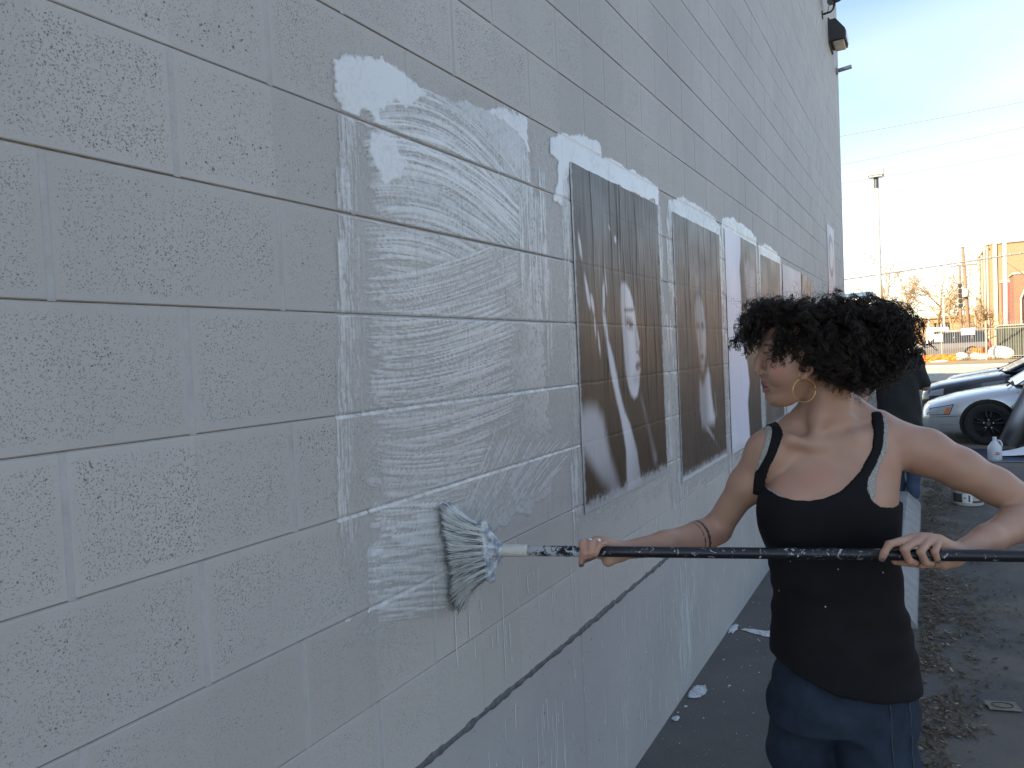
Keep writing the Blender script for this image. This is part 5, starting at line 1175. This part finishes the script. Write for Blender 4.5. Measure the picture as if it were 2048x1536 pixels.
def car(name, label, loc, mat, st, green, wheels, wr=.31, rim=M_rimd, rotz=0, lights=True, pane_mat=None, suv=False, trim=None):
    """st rows: x, top z, half width, bottom z; green: base front x, roof front x, roof rear x, base rear x, belt z, roof z, base half width, roof half width"""
    root = empty(name, loc, rotz, label=label, cat='car', group='parked cars')
    xs = np.array([s[0] for s in st]); X = np.unique(np.concatenate([np.linspace(xs[0], xs[-1], 46), xs]))
    def sm(k):
        v = np.interp(X, xs, [s[k] for s in st]); return v
    zt, hw, zb = sm(1), sm(2), sm(3); rows = []
    for x, t, w_, b_ in zip(X, zt, hw, zb):
        m1 = b_+(t-b_)*.62; m2 = b_+(t-b_)*.30
        half = [(0, t+.022), (.45*w_, t+.018), (.78*w_, t), (.91*w_, t-.03), (.975*w_, t-.085), (w_, m1), (w_*.99, m2+.05), (w_*.975, m2), (w_*.965, b_+.06), (w_*.90, b_), (0, b_)]
        rows.append([(x, -y, z) for y, z in half]+[(x, y, z) for y, z in half[-2:0:-1]])
    n = len(rows[0]); V = [p for r_ in rows for p in r_]; m_ = MB()
    m_.add(V, [(i*n+k, i*n+(k+1) % n, (i+1)*n+(k+1) % n, (i+1)*n+k) for i in range(len(rows)-1) for k in range(n)]+[tuple(range(n))[::-1], tuple((len(rows)-1)*n+k for k in range(n))])
    me = mesh('body', m_.v, m_.f); bm = bmesh.new(); bm.from_mesh(me); bmesh.ops.recalc_face_normals(bm, faces=bm.faces); bm.to_mesh(me); bm.free()
    wmax = max(s[2] for s in st); cuts = []
    for wx in wheels:
        for s_ in (-1, 1):
            c_ = MB(); c_.lathe([(wr+.055, -.16), (wr+.055, .16)], (wx, s_*(wmax-.05), wr), (0, 1, 0), 28); cuts.append(mesh('c', c_.v, c_.f))
    for c_ in cuts:
        bm = bmesh.new(); bm.from_mesh(c_); bmesh.ops.recalc_face_normals(bm, faces=bm.faces); bm.to_mesh(c_); bm.free()
    me = solid_cut(me, cuts); me.polygons.foreach_set('use_smooth', np.ones(len(me.polygons), bool)); me.set_sharp_from_angle(angle=R(38))
    body_ = put('body', me, mat, root)
    bf_, rf, rr, br2, zbelt, zr, wb, wr2 = green
    # glasshouse: rounded loft, roof and pillars in body colour
    base = [(bf_, zbelt, wb), (br2, zbelt, wb)]; gl = MB()
    lv_ = [(0, bf_, br2, wb), (.5, bf_+(rf-bf_)*.52, br2+(rr-br2)*.48, wb+(wr2-wb)*.42), (1, rf, rr, wr2)]
    V = []
    for t, xa, xb, w_ in lv_:
        z = zbelt+(zr-zbelt)*t; V += [(xa+.10, -w_, z), (xb-.08, -w_, z), (xb, -w_*.8, z), (xb, w_*.8, z), (xb-.08, w_, z), (xa+.10, w_, z), (xa, w_*.75, z), (xa, -w_*.75, z)]
    gl.add(V, [(a*8+k, a*8+(k+1) % 8, (a+1)*8+(k+1) % 8, (a+1)*8+k) for a in (0, 1) for k in range(8)]); gl.build('window_glass', M_glass, root)
    rfm = MB(); ro = [(rf-.04, -wr2*.75), (rf+.08, -wr2), (rr-.08, -wr2), (rr+.03, -wr2*.8), (rr+.03, wr2*.8), (rr-.08, wr2), (rf+.08, wr2), (rf-.04, wr2*.75)]
    rfm.prism(ro, lambda x, y: (x, y*1.01, zr-.03), lambda x, y: (x*.96+(rf+rr)/2*.04, y*.93, zr+.035)); rfm.build('roof', mat, root, True)
    for s_ in (-1, 1):
        for xa, xb in ((bf_+.06, rf+.04), (br2-.04, rr-.05)):
            MB().tube([(xa, s_*wb*.985, zbelt), ((xa*.48+xb*.52), s_*(wb+(wr2-wb)*.42), (zbelt+zr)/2), (xb, s_*wr2*.99, zr)], .032, 8).build('pillar', mat, root, True)
        xm = (rf+rr)/2; 
        for xx in ([xm] if not suv else [xm-.45, xm+.55]): MB().tube([(xx, s_*wb*.995, zbelt), (xx, s_*(wb+(wr2-wb)*.46), (zbelt+zr)/2), (xx+.02, s_*wr2*.995, zr)], .03, 8).build('pillar', mat if suv else M_trim, root, True)
        MB().bbox(bf_-.02, br2+.05, s_*wb-.012, s_*wb+.012, zbelt-.012, zbelt+.018, .004).build('window_trim', M_trim, root)
    for wx in wheels:
        for s_ in (-1, 1):
            c_ = (wx, s_*(wmax-.02), wr); ax_ = (0, s_, 0)
            wo = MB(); wo.lathe([(wr*.60, -.16), (wr*.93, -.165), (wr, -.13), (wr, -.02), (wr*.96, .012), (wr*.90, .02), (wr*.70, .016), (wr*.66, .0), (wr*.64, -.03)], c_, ax_, 36); ty = wo.build('wheel', M_tyre, root, True)
            rm = MB(); rm.lathe([(wr*.66, -.05), (wr*.68, .012), (wr*.645, .016), (wr*.62, -.01), (wr*.60, -.05)], c_, ax_, 32)
            for k in range(10):
                a = 2*math.pi*(k//2)/5+(.17 if k % 2 else -.17)+.3; a2 = a+(.02 if k % 2 else -.02)
                pts = [(wx+wr*.13*math.cos(a), c_[1]+s_*.004, wr+wr*.13*math.sin(a)), (wx+wr*.62*math.cos(a2), c_[1]+s_*.006, wr+wr*.62*math.sin(a2))]; rm.tube(pts, (.019, .013), 6)
            rm.lathe([(wr*.20, -.05), (wr*.20, .008), (wr*.08, .018), (.0, .018)], c_, ax_, 18); rm.build('rim', rim, ty, True)
            if rim is M_rimd:
                for k in range(5):
                    a = 2*math.pi*k/5+.3; MB().lathe([(.011, .0), (.011, .022), (.006, .026)], (wx+.062*math.cos(a), c_[1], wr+.062*math.sin(a)), ax_, 8).build('lug_nut', M_rims, ty)
            MB().lathe([(wr+.05, -.17), (wr+.05, -.16)], c_, ax_, 24).build('wheel_liner', M_trim, root)
    def side(poly, dy, name, m2, s_=-1):
        "four-cornered decal laid on the curved flank"
        a, b, c, d = [np.array(p, float) for p in poly]; nu, nv = 14, 8; V = []
        for iu in range(nu+1):
            for iv in range(nv+1):
                u, v = iu/nu, iv/nv; x, z = (a*(1-u)+b*u)*(1-v)+(d*(1-u)+c*u)*v
                w_ = np.interp(x, X, hw); t = np.interp(x, X, zt); b_ = np.interp(x, X, zb)
                prof_ = [(b_, .90), (b_+.06, .965), (b_+(t-b_)*.30, .975), (b_+(t-b_)*.30+.05, .99), (b_+(t-b_)*.62, 1.0), (t-.085, .975), (t-.03, .91), (t, .78), (t+.018, .45)]
                prof_.sort(); f_ = np.interp(z, [p[0] for p in prof_], [p[1] for p in prof_]); V.append((x, s_*(w_*f_+dy), z))
        return put(name, mesh(name, V, gridfaces(nu+1, nv+1), True), m2, root)
    return root, side, body_
SILV = [(0, .42, .50, .28), (.03, .50, .62, .22), (.09, .555, .72, .19), (.22, .61, .79, .18), (.48, .69, .835, .18), (.85, .765, .86, .18), (1.25, .825, .865, .18), (1.9, .90, .865, .18), (3.0, .94, .865, .18), (3.7, .96, .85, .2), (4.25, .93, .80, .24), (4.38, .72, .74, .3)]
GREEN = (1.20, 1.95, 3.0, 3.65, .86, 1.40, .79, .60)
c1, side1, cb = car('silver_car', 'silver sedan with dark spoked wheel parked nose toward the block building', (.94, 13.52, 0), paint('silver_paint', (.52, .54, .57)), SILV, GREEN, (.84, 3.35))
for s_ in (-1, 1):
    side1([(.05, .425), (.355, .445), (.415, .605), (.10, .535)], .004, 'headlight_housing', M_trim, s_); hl = side1([(.065, .437), (.345, .455), (.40, .592), (.115, .527)], .007, 'headlight', M_lamp, s_)
    o = side1([(.275, .452), (.335, .457), (.375, .560), (.325, .550)], .010, 'turn_signal', M_amber, s_)
    side1([(.03, .395), (.50, .425), (.50, .433), (.03, .403)], .004, 'bumper_seam', M_trim, s_)
    side1([(.485, .24), (.495, .24), (.505, .43), (.495, .43)], .003, 'fender_seam', M_trim, s_)
    side1([(.22, .275), (.44, .29), (.44, .30), (.26, .305)], .006, 'fog_strip', M_rims, s_)
    MB().bbox(1.45, 1.60, s_*.88-.06, s_*.88+.06, .93, 1.03, .03).build('mirror', M_trim, c1)
MB().tube([(1.10, -.55, .85), (1.18, -.2, .875), (1.22, .1, .88)], .012, 6).build('wiper', M_trim, c1, True)
DK = [(0, .50, .50, .30), (.03, .60, .64, .24), (.12, .68, .74, .20), (.30, .735, .82, .18), (.65, .80, .87, .18), (1.0, .86, .89, .18), (1.45, .93, .89, .18), (2.0, .97, .89, .18), (3.2, .99, .88, .18), (4.4, .98, .82, .24), (4.55, .75, .76, .3)]
c2, side2, _ = car('dark_car', 'glossy navy black car parked just beyond the silver sedan', (.92, 16.2, 0), paint('navy_paint', (.012, .018, .030), .3, .25), DK, (1.30, 2.15, 3.2, 3.9, .95, 1.42, .80, .60), (.98, 3.6))
for s_ in (-1, 1): side2([(.10, .54), (.34, .56), (.36, .68), (.15, .63)], .006, 'headlight', M_lamp, s_)
MB().tube([(1.22, -.60, .955), (1.30, -.2, .985)], .012, 6).build('wiper', M_trim, c2, True)
c3, side3, _ = car('dark_car', 'dark grey car farthest in the row parked beyond the navy black car', (1.35, 19.2, 0), paint('graphite_paint', (.03, .035, .045), .3, .25), DK, (1.30, 2.15, 3.2, 3.9, .95, 1.42, .80, .60), (.98, 3.6))
for s_ in (-1, 1): side3([(.10, .54), (.34, .56), (.36, .68), (.15, .63)], .006, 'headlight', M_lamp, s_)
SV = [(0, .62, .60, .34), (.05, .78, .74, .30), (.2, .93, .86, .26), (.6, 1.02, .94, .26), (1.2, 1.08, .97, .26), (1.6, 1.10, .97, .26), (4.9, 1.14, .96, .28), (5.05, 1.05, .92, .34), (5.12, .8, .88, .4)]
sp_ = W(1806, 716, 53)
c4, side4, _ = car('grey_suv', 'dark grey sport utility vehicle parked behind the picket fence', (sp_[0], sp_[1]+1.0, .02), paint('grey_paint', (.13, .125, .135), .05, .4), SV, (1.45, 2.2, 4.75, 5.02, 1.09, 1.78, .90, .74), (.98, 4.0), .38, M_rims, 0, True, None, True)
c4.scale = (1.06,)*3
o = side4([(4.92, .80), (5.06, .80), (5.06, 1.02), (4.92, 1.06)], .01, 'tail_light', M_red); side4([(.10, .70), (.45, .78), (.42, .9), (.15, .85)], .01, 'headlight', M_lamp)
for s_ in (-1, 1): MB().tube([(2.3, s_*.66, 1.86), (4.6, s_*.66, 1.86)], .025, 6).build('roof_rail', M_rims, c4, True)
# white van behind it and a box truck at the building corner
vp = W(1853, 690, 72); vn = empty('white_van', (vp[0], vp[1], .02), 0, label='plain white van with one dark rear window behind the grey sport utility vehicle', cat='van')
M_wv = paint('van_white', (.75, .75, .74), 0, .4); m_ = MB(); m_.bbox(0, 1.95, 0, 4.6, .35, 2.55, .12); m_.build('body', M_wv, vn)
m_ = MB(); m_.bbox(.62, 1.70, -.014, .02, 1.55, 2.15, .01); m_.build('rear_window', M_glass, vn)
for x in (.12, 1.6):
    m_ = MB(); m_.lathe([(.36, 0), (.38, .05), (.38, .2), (.2, .22)], (x, .8, .37), (1, 0, 0), 20); m_.build('wheel', M_tyre, vn, True)
    m_ = MB(); m_.bbox(x-.02, x+.16, -.02, .01, .9, 1.3, .01); m_.build('tail_light', M_red, vn)
tp_ = W(1743, 583, 24.0); tk = empty('box_truck', (tp_[0], tp_[1], 0), 0, label='white box truck with blue roof edge beyond the building corner', cat='truck')
H_ = tp_[2]; m_ = MB(); m_.bbox(-2.3, 0, 0, 5.2, .75, H_-.16, .02); m_.build('cargo_box', M_wv, tk); m_ = MB(); m_.bbox(-2.34, .04, -.04, 5.24, H_-.158, H_, .03); m_.build('roof_edge', simple('blue_rail', (.06, .13, .24), .5), tk)
m_ = MB(); m_.bbox(-2.25, -.05, 5.25, 7.2, .55, 2.3, .12); m_.build('cab', M_wv, tk)
for y in (.9, 6.3):
    for x in (-2.2, -.3): m_ = MB(); m_.lathe([(.40, 0), (.42, .05), (.42, .2), (.2, .22)], (x, y, .42), (1, 0, 0), 20); m_.build('wheel', M_tyre, tk, True)

# ------------------------------------------------------------------ picket fence, netting, bags, signs
FY = 55.2
fn = empty('picket_fence', (-3, FY, 0), 0, label='tall pale iron picket fence along the far side of the street', cat='fence')
M_iron = simple('pale_iron', (.30, .29, .25), .6); pk = MB()
for k in range(280):
    x = k*.125; pk.box(x-.007, x+.007, -.007, .007, .08, 2.35); pk.add([(x-.011, -.011, 2.35), (x+.011, -.011, 2.35), (x+.011, .011, 2.35), (x-.011, .011, 2.35), (x, 0, 2.45)], [(0, 1, 4), (1, 2, 4), (2, 3, 4), (3, 0, 4)])
o = pk.build('pickets', M_iron, fn); o['kind'] = 'stuff'
for z in (.25, 2.0): MB().bbox(-.1, 35.1, -.035, -.012, z-.02, z+.02, .004).build('rail', M_iron, fn)
for k in range(15): x = k*2.44; MB().bbox(x-.04, x+.04, -.05, .03, 0, 2.5, .008).build('post', M_iron, fn)
def gx(x, y, Y): 
    r = Fv+Rv*(x-1024)/FPX-Uv*(y-768)/FPX; return CAM+r*(Y/r[1])
q = NT('orange_mesh'); n1 = q.noise(9, 3, .6, vec=q.stretch((1, 1, 2.2))); q.p(color=q.mix(q.rng(n1, .35, .6), (.78, .075, .012), (.85, .20, .03)), rough=.7); M_or = q.m
def netting(xa, xb, y0, y1, seed, label, Y):
    a, b = gx(xa, y1, Y), gx(xb, y1, Y); top = gx(xa, y0, Y)[2]; nu, nv = 50, 12; V = []; ww = fbm((nu, nv), (12, 3), 3, seed)
    for i in range(nu):
        for j in range(nv):
            t = j/(nv-1); V.append(((b[0]-a[0])*i/(nu-1), -.12-.25*ww[i, j]*(1-t*.4), .02+(max(top, .3))*t*(.82+.3*ww[i, -1])))
    tag(put('safety_netting', mesh('safety_netting', V, gridfaces(nu, nv)), M_or, loc=(a[0], Y-.05, 0)), label, 'netting', 'orange safety netting')
netting(1846, 1913, 711, 727, 3, 'orange safety netting sagging at the foot of the fence below the grey vehicle', FY)
netting(1940, 1986, 695, 714, 4, 'orange safety netting draped behind the fence by the vehicle tail', FY+2.2)
M_bag = simple('white_bag', (.55, .55, .55), .8, .1, 5, .4, 9)
def bag(xp, yp, Y, w_, h_, seed, label):
    c = gx(xp, yp, Y); bf2 = Field((-w_/2-.05, -.35, -.05), (w_/2+.05, .35, h_+.05), .03); gg = np.random.default_rng(seed)
    for k in range(5): bf2.ell((gg.uniform(-.3, .3)*w_, gg.uniform(-.1, .1), h_*gg.uniform(.25, .6)), (w_*gg.uniform(.2, .34), .22, h_*.38), .08)
    bf2.F = np.maximum(bf2.F, (.01-bf2.ax[2])[None, None, :].astype(np.float32)); Vb2, Qb2 = bf2.mesh(); tag(put('debris_bag', mesh('debris_bag', Vb2, Qb2, True), M_bag, loc=(c[0], Y, 0)), label, 'bag', 'white debris bags by the fence')
bag(1925, 722, FY+.8, 1.1, .6, 1, 'white debris bag beside the orange netting at the fence foot'); bag(1958, 722, FY+.9, 1.3, .55, 2, 'low white debris bag under the vehicle tail behind the fence'); bag(2006, 716, FY+1.0, 1.5, .95, 3, 'tall white debris bag heap before the dark green container')
bag(1878, 729, FY-.9, .9, .12, 7, 'flattened white plastic sheet on the verge below the netting')
for xp, yp, w_, h_, lb in ((1936, 663, .75, .42, 'wide blank white sign board hung on the picket fence'), (1877, 676, .45, .5, 'square blank white sign board hung on the picket fence')):
    c = gx(xp, yp, FY-.07); m_ = MB(); m_.bbox(-w_/2, w_/2, -.012, .0, -h_/2, h_/2, .003); sg = m_.build('fence_sign', simple('sign_white', (.78, .78, .77), .5, .03), loc=(c[0], FY-.07, c[2])); tag(sg, lb, 'sign')
    MB().bbox(-w_/2-.01, w_/2+.01, .001, .008, -h_/2-.01, h_/2+.01, .002).build('sign_frame', M_iron, sg)
c = gx(1998, 700, FY+4.5); dm = empty('metal_container', (c[0], FY+4.5, 0), 0, label='dark green metal container standing behind the picket fence', cat='container')
M_dg = simple('dark_green_metal', (.05, .06, .05), .6, .3, 3); MB().bbox(0, 5.8, 0, 2.2, .15, 2.15, .03).build('body', M_dg, dm)
for k in range(12): MB().bbox(.2+k*.48, .30+k*.48, -.06, -.001, .2, 2.1, .01).build('rib', M_dg, dm)
MB().bbox(-.05, 5.85, -.08, .1, 2.151, 2.25, .02).build('top_rail', M_iron, dm)

# ------------------------------------------------------------------ brick buildings
def brick_mat(name, a, b):
    q = NT(name); bt = q.n('TexBrick'); bt.inputs['Scale'].default_value = 4.2; bt.inputs['Mortar Size'].default_value = .012; bt.inputs['Color1'].default_value = a+(1,); bt.inputs['Color2'].default_value = b+(1,); bt.inputs['Mortar'].default_value = (.35, .29, .23, 1)
    s_ = q.n('SeparateXYZ'); q.t.links.new(q.pos(), s_.inputs[0]); cb = q.n('CombineXYZ'); q.set(cb.inputs[0], q.math('ADD', s_.outputs[0], s_.outputs[1])); q.set(cb.inputs[1], s_.outputs[2]); q.t.links.new(cb.outputs[0], bt.inputs['Vector'])
    n1 = q.noise(.5, 4, .6); q.p(color=q.mix(q.rng(n1, .3, .7, 0, .4), bt.outputs[0], (.30, .20, .12)), rough=.9); return q.m
M_bk1 = brick_mat('tan_brick', (.36, .215, .125), (.29, .165, .095)); M_bk2 = brick_mat('red_brick', (.30, .12, .075), (.24, .09, .06))
nc = W(1979, 560, 70); fc = W(1960, 560, 84); topz = W(1979, 490, 70)[2]
bb2 = empty('brick_warehouse', (nc[0], nc[1], 0), 0, label='tall tan brick warehouse with pale pilasters and a red roller door', cat='building')
MB().box(0, 46, 0, 16, 0, topz).build('wall', M_bk1, bb2)
M_pale = simple('pale_stone', (.52, .46, .36), .8); MB().bbox(-.15, 46.15, -.15, 16.15, topz, topz+.35, .03).build('parapet', M_pale, bb2)
for k in range(12): MB().bbox(.3+k*3.9, .62+k*3.9, -.16, -.001, 0, topz-.02, .01).build('pilaster', M_bk1 if k % 2 else M_pale, bb2)
for k in range(4): MB().bbox(-.12, -.001, 1.5+k*4, 1.8+k*4, 0, topz-.02, .01).build('pilaster', M_pale, bb2)
dx0 = gx(2003, 600, nc[1])[0]-nc[0]; dz = gx(2003, 566, nc[1])[2]
MB().bbox(dx0, dx0+1.1, -.10, -.002, 0, dz, .02).build('roller_door', simple('maroon_door', (.26, .055, .045), .6, .15, 3), bb2)
MB().bbox(dx0-.12, dx0+1.22, -.14, -.003, dz+.002, dz+.22, .02).build('door_lintel', M_pale, bb2)
MB().tube([(dx0-1.3, -.25, 0), (dx0-1.3, -.25, topz-.5), (dx0-1.0, -.25, topz-.2)], .09, 8).build('downpipe', M_pale, bb2, True)
for k in range(6):
    x = 8+k*6; w_ = MB(); w_.bbox(x, x+2.2, -.06, -.002, 3.6, 6.4, .01); wo = w_.build('window', M_glass, bb2); MB().bbox(x-.15, x+2.35, -.2, -.003, 3.3, 3.59, .02).build('sill', M_pale, wo)
c = gx(2029, 620, 66); bz = gx(2029, 549, 66)[2]
an_ = empty('brick_annex', (c[0], 66, 0), 0, label='lower red brick annex standing in front of the tan warehouse', cat='building')
MB().box(0, 14, 0, 3.2, 0, bz).build('wall', M_bk2, an_); MB().bbox(-.08, 14.08, -.08, 3.28, bz, bz+.16, .02).build('coping', M_pale, an_)
MB().bbox(.75, 1.35, -.06, -.002, 1.2, 3.4, .01).build('window', M_glass, an_); MB().tube([(.4, -.15, 0), (.4, -.15, bz*.7), (.75, -.15, bz*.85), (.75, -.15, bz)], .07, 8).build('drain_pipe', M_pale, an_, True)
lw = empty('low_warehouse', (-25, 118, 0), 0, label='long low tan warehouse far beyond the bare trees', cat='building')
MB().box(0, 42, 0, 12, 0, 4.2).build('wall', brick_mat('ochre_brick', (.40, .25, .12), (.33, .20, .10)), lw); MB().bbox(-.3, 42.3, -.3, 12.3, 4.2, 4.5, .05).build('roof', simple('tan_roof', (.40, .30, .19), .9), lw)
for k in range(8): MB().bbox(2+k*5, 4.2+k*5, -.06, -.002, 1.6, 3.6, .02).build('window', M_glass, lw)
MB().box(40, 46, 10, 18, 0, 2.0); 
ow = empty('bounce_brick_row', (25, 4, 0), 0, label='sunlit tan brick row building across the parking lot', cat='building')  # out of view; added and sized for warm bounce and reflections on the wall
MB().box(0, 10, 0, 44, 0, 4.3).build('wall', M_bk1, ow); MB().bbox(-.15, 10.15, -.15, 44.15, 4.3, 4.6, .03).build('parapet', M_pale, ow)
for k in range(8): MB().bbox(-.05, -.002, 2+k*4.6, 4.2+k*4.6, 1.1, 3.0, .01).build('window', M_glass, ow)

# ------------------------------------------------------------------ poles and wires
M_wood = simple('weathered_pole', (.22, .15, .10), .9, .25, 6); M_gal = simple('pale_steel', (.50, .47, .42), .5, .1, 5)
b_ = W(1759, 600, 28); lt = W(1751, 350, 28)
lp = empty('lot_lamp', (b_[0], b_[1], 0), 0, label='tall slim pale parking lot lamp post with a box head', cat='lamp post')
MB().tube([(0, 0, 0), (0, 0, lt[2]-.1)], (.11, .085), 12).build('pole', M_gal, lp, True); MB().bbox(-.27, .27, -.27, .27, lt[2]-.09, lt[2]+.19, .02).build('lamp_head', M_gal, lp)
MB().bbox(-.22, .22, -.22, .22, lt[2]-.14, lt[2]-.091, .01).build('lamp_lens', simple('lamp_lens_white', (.7, .7, .66), .3), lp); MB().lathe([(.25, 0), (.25, .5), (.2, .55)], (0, 0, 0), n=20).build('footing', M_conc, lp)
MB().tube([(0, 0, lt[2]-.55), (0, 0, lt[2]-.15)], .088, 12).build('collar', simple('dark_collar', (.05, .05, .055), .5), lp)
b_ = W(1937, 650, 60); t_ = W(1925, 494, 60)
up_ = empty('utility_pole', (b_[0], b_[1], 0), 0, label='leaning brown timber utility pole with a crossarm', cat='utility pole')
lean = t_-b_; lean[1] = 0; lean /= lean[2]; H_ = t_[2]; MB().tube([(-lean[0]*b_[2], 0, 0), (lean[0]*(H_-b_[2]), 0, H_)], (.17, .12), 10).build('pole', M_wood, up_, True)
zc_ = W(1927, 531, 60)[2]; xc_ = lean[0]*(zc_-b_[2]); MB().bbox(xc_-.95, xc_+.9, -.18, -.08, zc_-.06, zc_+.06, .01).build('crossarm', M_wood, up_)
for k in (-.85, -.4, .4, .8): MB().lathe([(.03, 0), (.05, .05), (.03, .12)], (xc_+k, -.13, zc_+.055), n=10).build('insulator', simple('glass_green', (.25, .35, .3), .2), up_)
MB().lathe([(.2, 0), (.24, .05), (.24, .6), (.2, .65)], (xc_+.05, -.32, zc_-2.6), n=14).build('transformer', M_gal, up_, True)
b_ = W(1922, 650, 66); MBp = MB(); MBp.tube([(0, 0, 0), (0, 0, W(1922, 532, 66)[2])], (.12, .09), 8); p2 = MBp.build('cable_pole', M_wood, None, True, loc=(b_[0], b_[1], 0)); tag(p2, 'thin dark pole carrying cable boxes just behind the leaning utility pole', 'pole')
for k in range(5): MB().bbox(-.16, .16, -.22, -.10, 4.2+k*.45, 4.5+k*.45, .02).build('cable_box', M_trim, p2)
b_ = W(2012, 620, 52); wp = MB(); wp.tube([(0, 0, 0), (0, 0, W(2010, 484, 52)[2])], (.17, .13), 12); p3 = wp.build('steel_pole', M_gal, None, True, loc=(b_[0], b_[1], 0)); tag(p3, 'pale steel pole with a raking brace in front of the warehouse', 'pole')
MB().tube([(0, 0, 6.8), (1.6, 0, 5.2)], .05, 6).build('brace', M_wood, p3, True); MB().bbox(-.25, 2.6, -.08, .08, 8.05, 8.25, .02).build('arm', M_gal, p3)
for xp, y0, d_ in ((1857, 606, 75), (1888, 596, 78), (1951, 575, 78)):
    b_ = W(xp, 640, d_); m_ = MB(); m_.tube([(0, 0, 0), (0, 0, W(xp, y0, d_)[2])], (.13, .09), 8); p4 = m_.build('signal_pole', M_gal, None, True, loc=(b_[0], b_[1], 0)); tag(p4, {1857: 'short pale pole above the white van', 1888: 'pale pole between the bare trees', 1951: 'pale pole beside the warehouse corner'}[xp], 'pole'); MB().bbox(-.45, .1, -.1, .1, W(xp, y0, d_)[2], W(xp, y0, d_)[2]+.12, .02).build('pole_head', M_gal, p4)
M_wire = simple('wire_grey', (.30, .29, .28), .7)
def wire(a, b, r, sag_, label, n=24):
    a, b = np.array(a), np.array(b); pts = [a+(b-a)*t-[0, 0, sag_*4*t*(1-t)] for t in np.linspace(0, 1, n)]; c0 = pts[0].copy()
    return tag(MB().tube([p-c0 for p in pts], r, 6).build('overhead_wire', M_wire, None, True, loc=c0), label, 'wire', 'overhead wires')
for (x0, y0, x1, y1), lb in zip(((1690, 265, 2048, 197), (1690, 322, 2048, 248), (1690, 360, 2048, 300), (1690, 392, 2048, 338)), ('topmost thin wire crossing the sky', 'second thin wire crossing the sky below the topmost', 'third thin wire crossing the sky behind the lamp head', 'lowest thin wire crossing the sky below the lamp head')):
    sl_ = (y1-y0)/(x1-x0); wire(W(1350, y0-340*sl_, 55), W(2400, y1+352*sl_, 55), .026, .25, lb)
a, b = W(1400, 601, 45), W(2400, 452, 45); cbm = wire(a, b, .052, .05, 'thick grey cable strung low past the lamp post to the steel pole'); 
for k in range(30):
    pt = (b-a)*(.30+.02*k); MB().tube([pt-(b-a)*.0006-[0, 0, .02], pt+(b-a)*.0006-[0, 0, .02]], .085, 8).build('cable_clamp', M_wire, cbm)

# ------------------------------------------------------------------ bare winter trees
q = NT('winter_twig'); n1 = q.noise(2, 3); q.p(color=q.mix(n1, (.24, .16, .09), (.40, .28, .16)), rough=.9); M_twig = q.m
def bare_tree(px, py_base, d_, h_, seed, label):
    gg = random.Random(seed); c = W(px, 640, d_); root = empty('bare_tree', (c[0], c[1], 0), 0, label=label, cat='tree', group='bare trees beyond the fence'); tr, tw = MB(), MB()
    def grow(p_, dr, ln, r_, lv2):
        n = 4; pts = [p_]; dd = dr
        for k in range(n): dd = dd+Vector((gg.gauss(0, .16), gg.gauss(0, .16), gg.gauss(.04, .10))); dd.normalize(); pts.append(pts[-1]+dd*(ln/n))
        (tr if lv2 < 2 else tw).tube([tuple(x) for x in pts], [r_*(1-.45*k/n) for k in range(n+1)], 5 if lv2 < 2 else 3, False)
        if lv2 < 4:
            for k in range(6 if lv2 < 3 else 4):
                i_ = gg.randint(1, n); dv = dd+Vector((gg.gauss(0, .75), gg.gauss(0, .75), gg.gauss(.1, .45))); dv.normalize(); grow(pts[i_], dv, ln*gg.uniform(.5, .75), r_*.5, lv2+1)
    grow(Vector((0, 0, 0)), Vector((0, 0, 1)), h_*.42, .17, 0); tr.build('trunk', M_twig, root, True); tw.build('crown', M_twig, root)
for i, (px, d_, h_, lb) in enumerate(((1775, 85, 17.0, 'tall bare tree rising behind the lamp post'), (1825, 92, 14., 'bare tree above the low warehouse right of the lamp post'), (1862, 88, 12.5, 'small bare tree behind the short pale pole'), (1900, 80, 13.5, 'bare forked tree left of the leaning utility pole'), (1942, 88, 13.0, 'bare tree between the utility pole and the tan warehouse'), (1966, 62, 6.5, 'low bare sapling in front of the tan warehouse'))): bare_tree(px, 0, d_, h_, 100+i, lb)
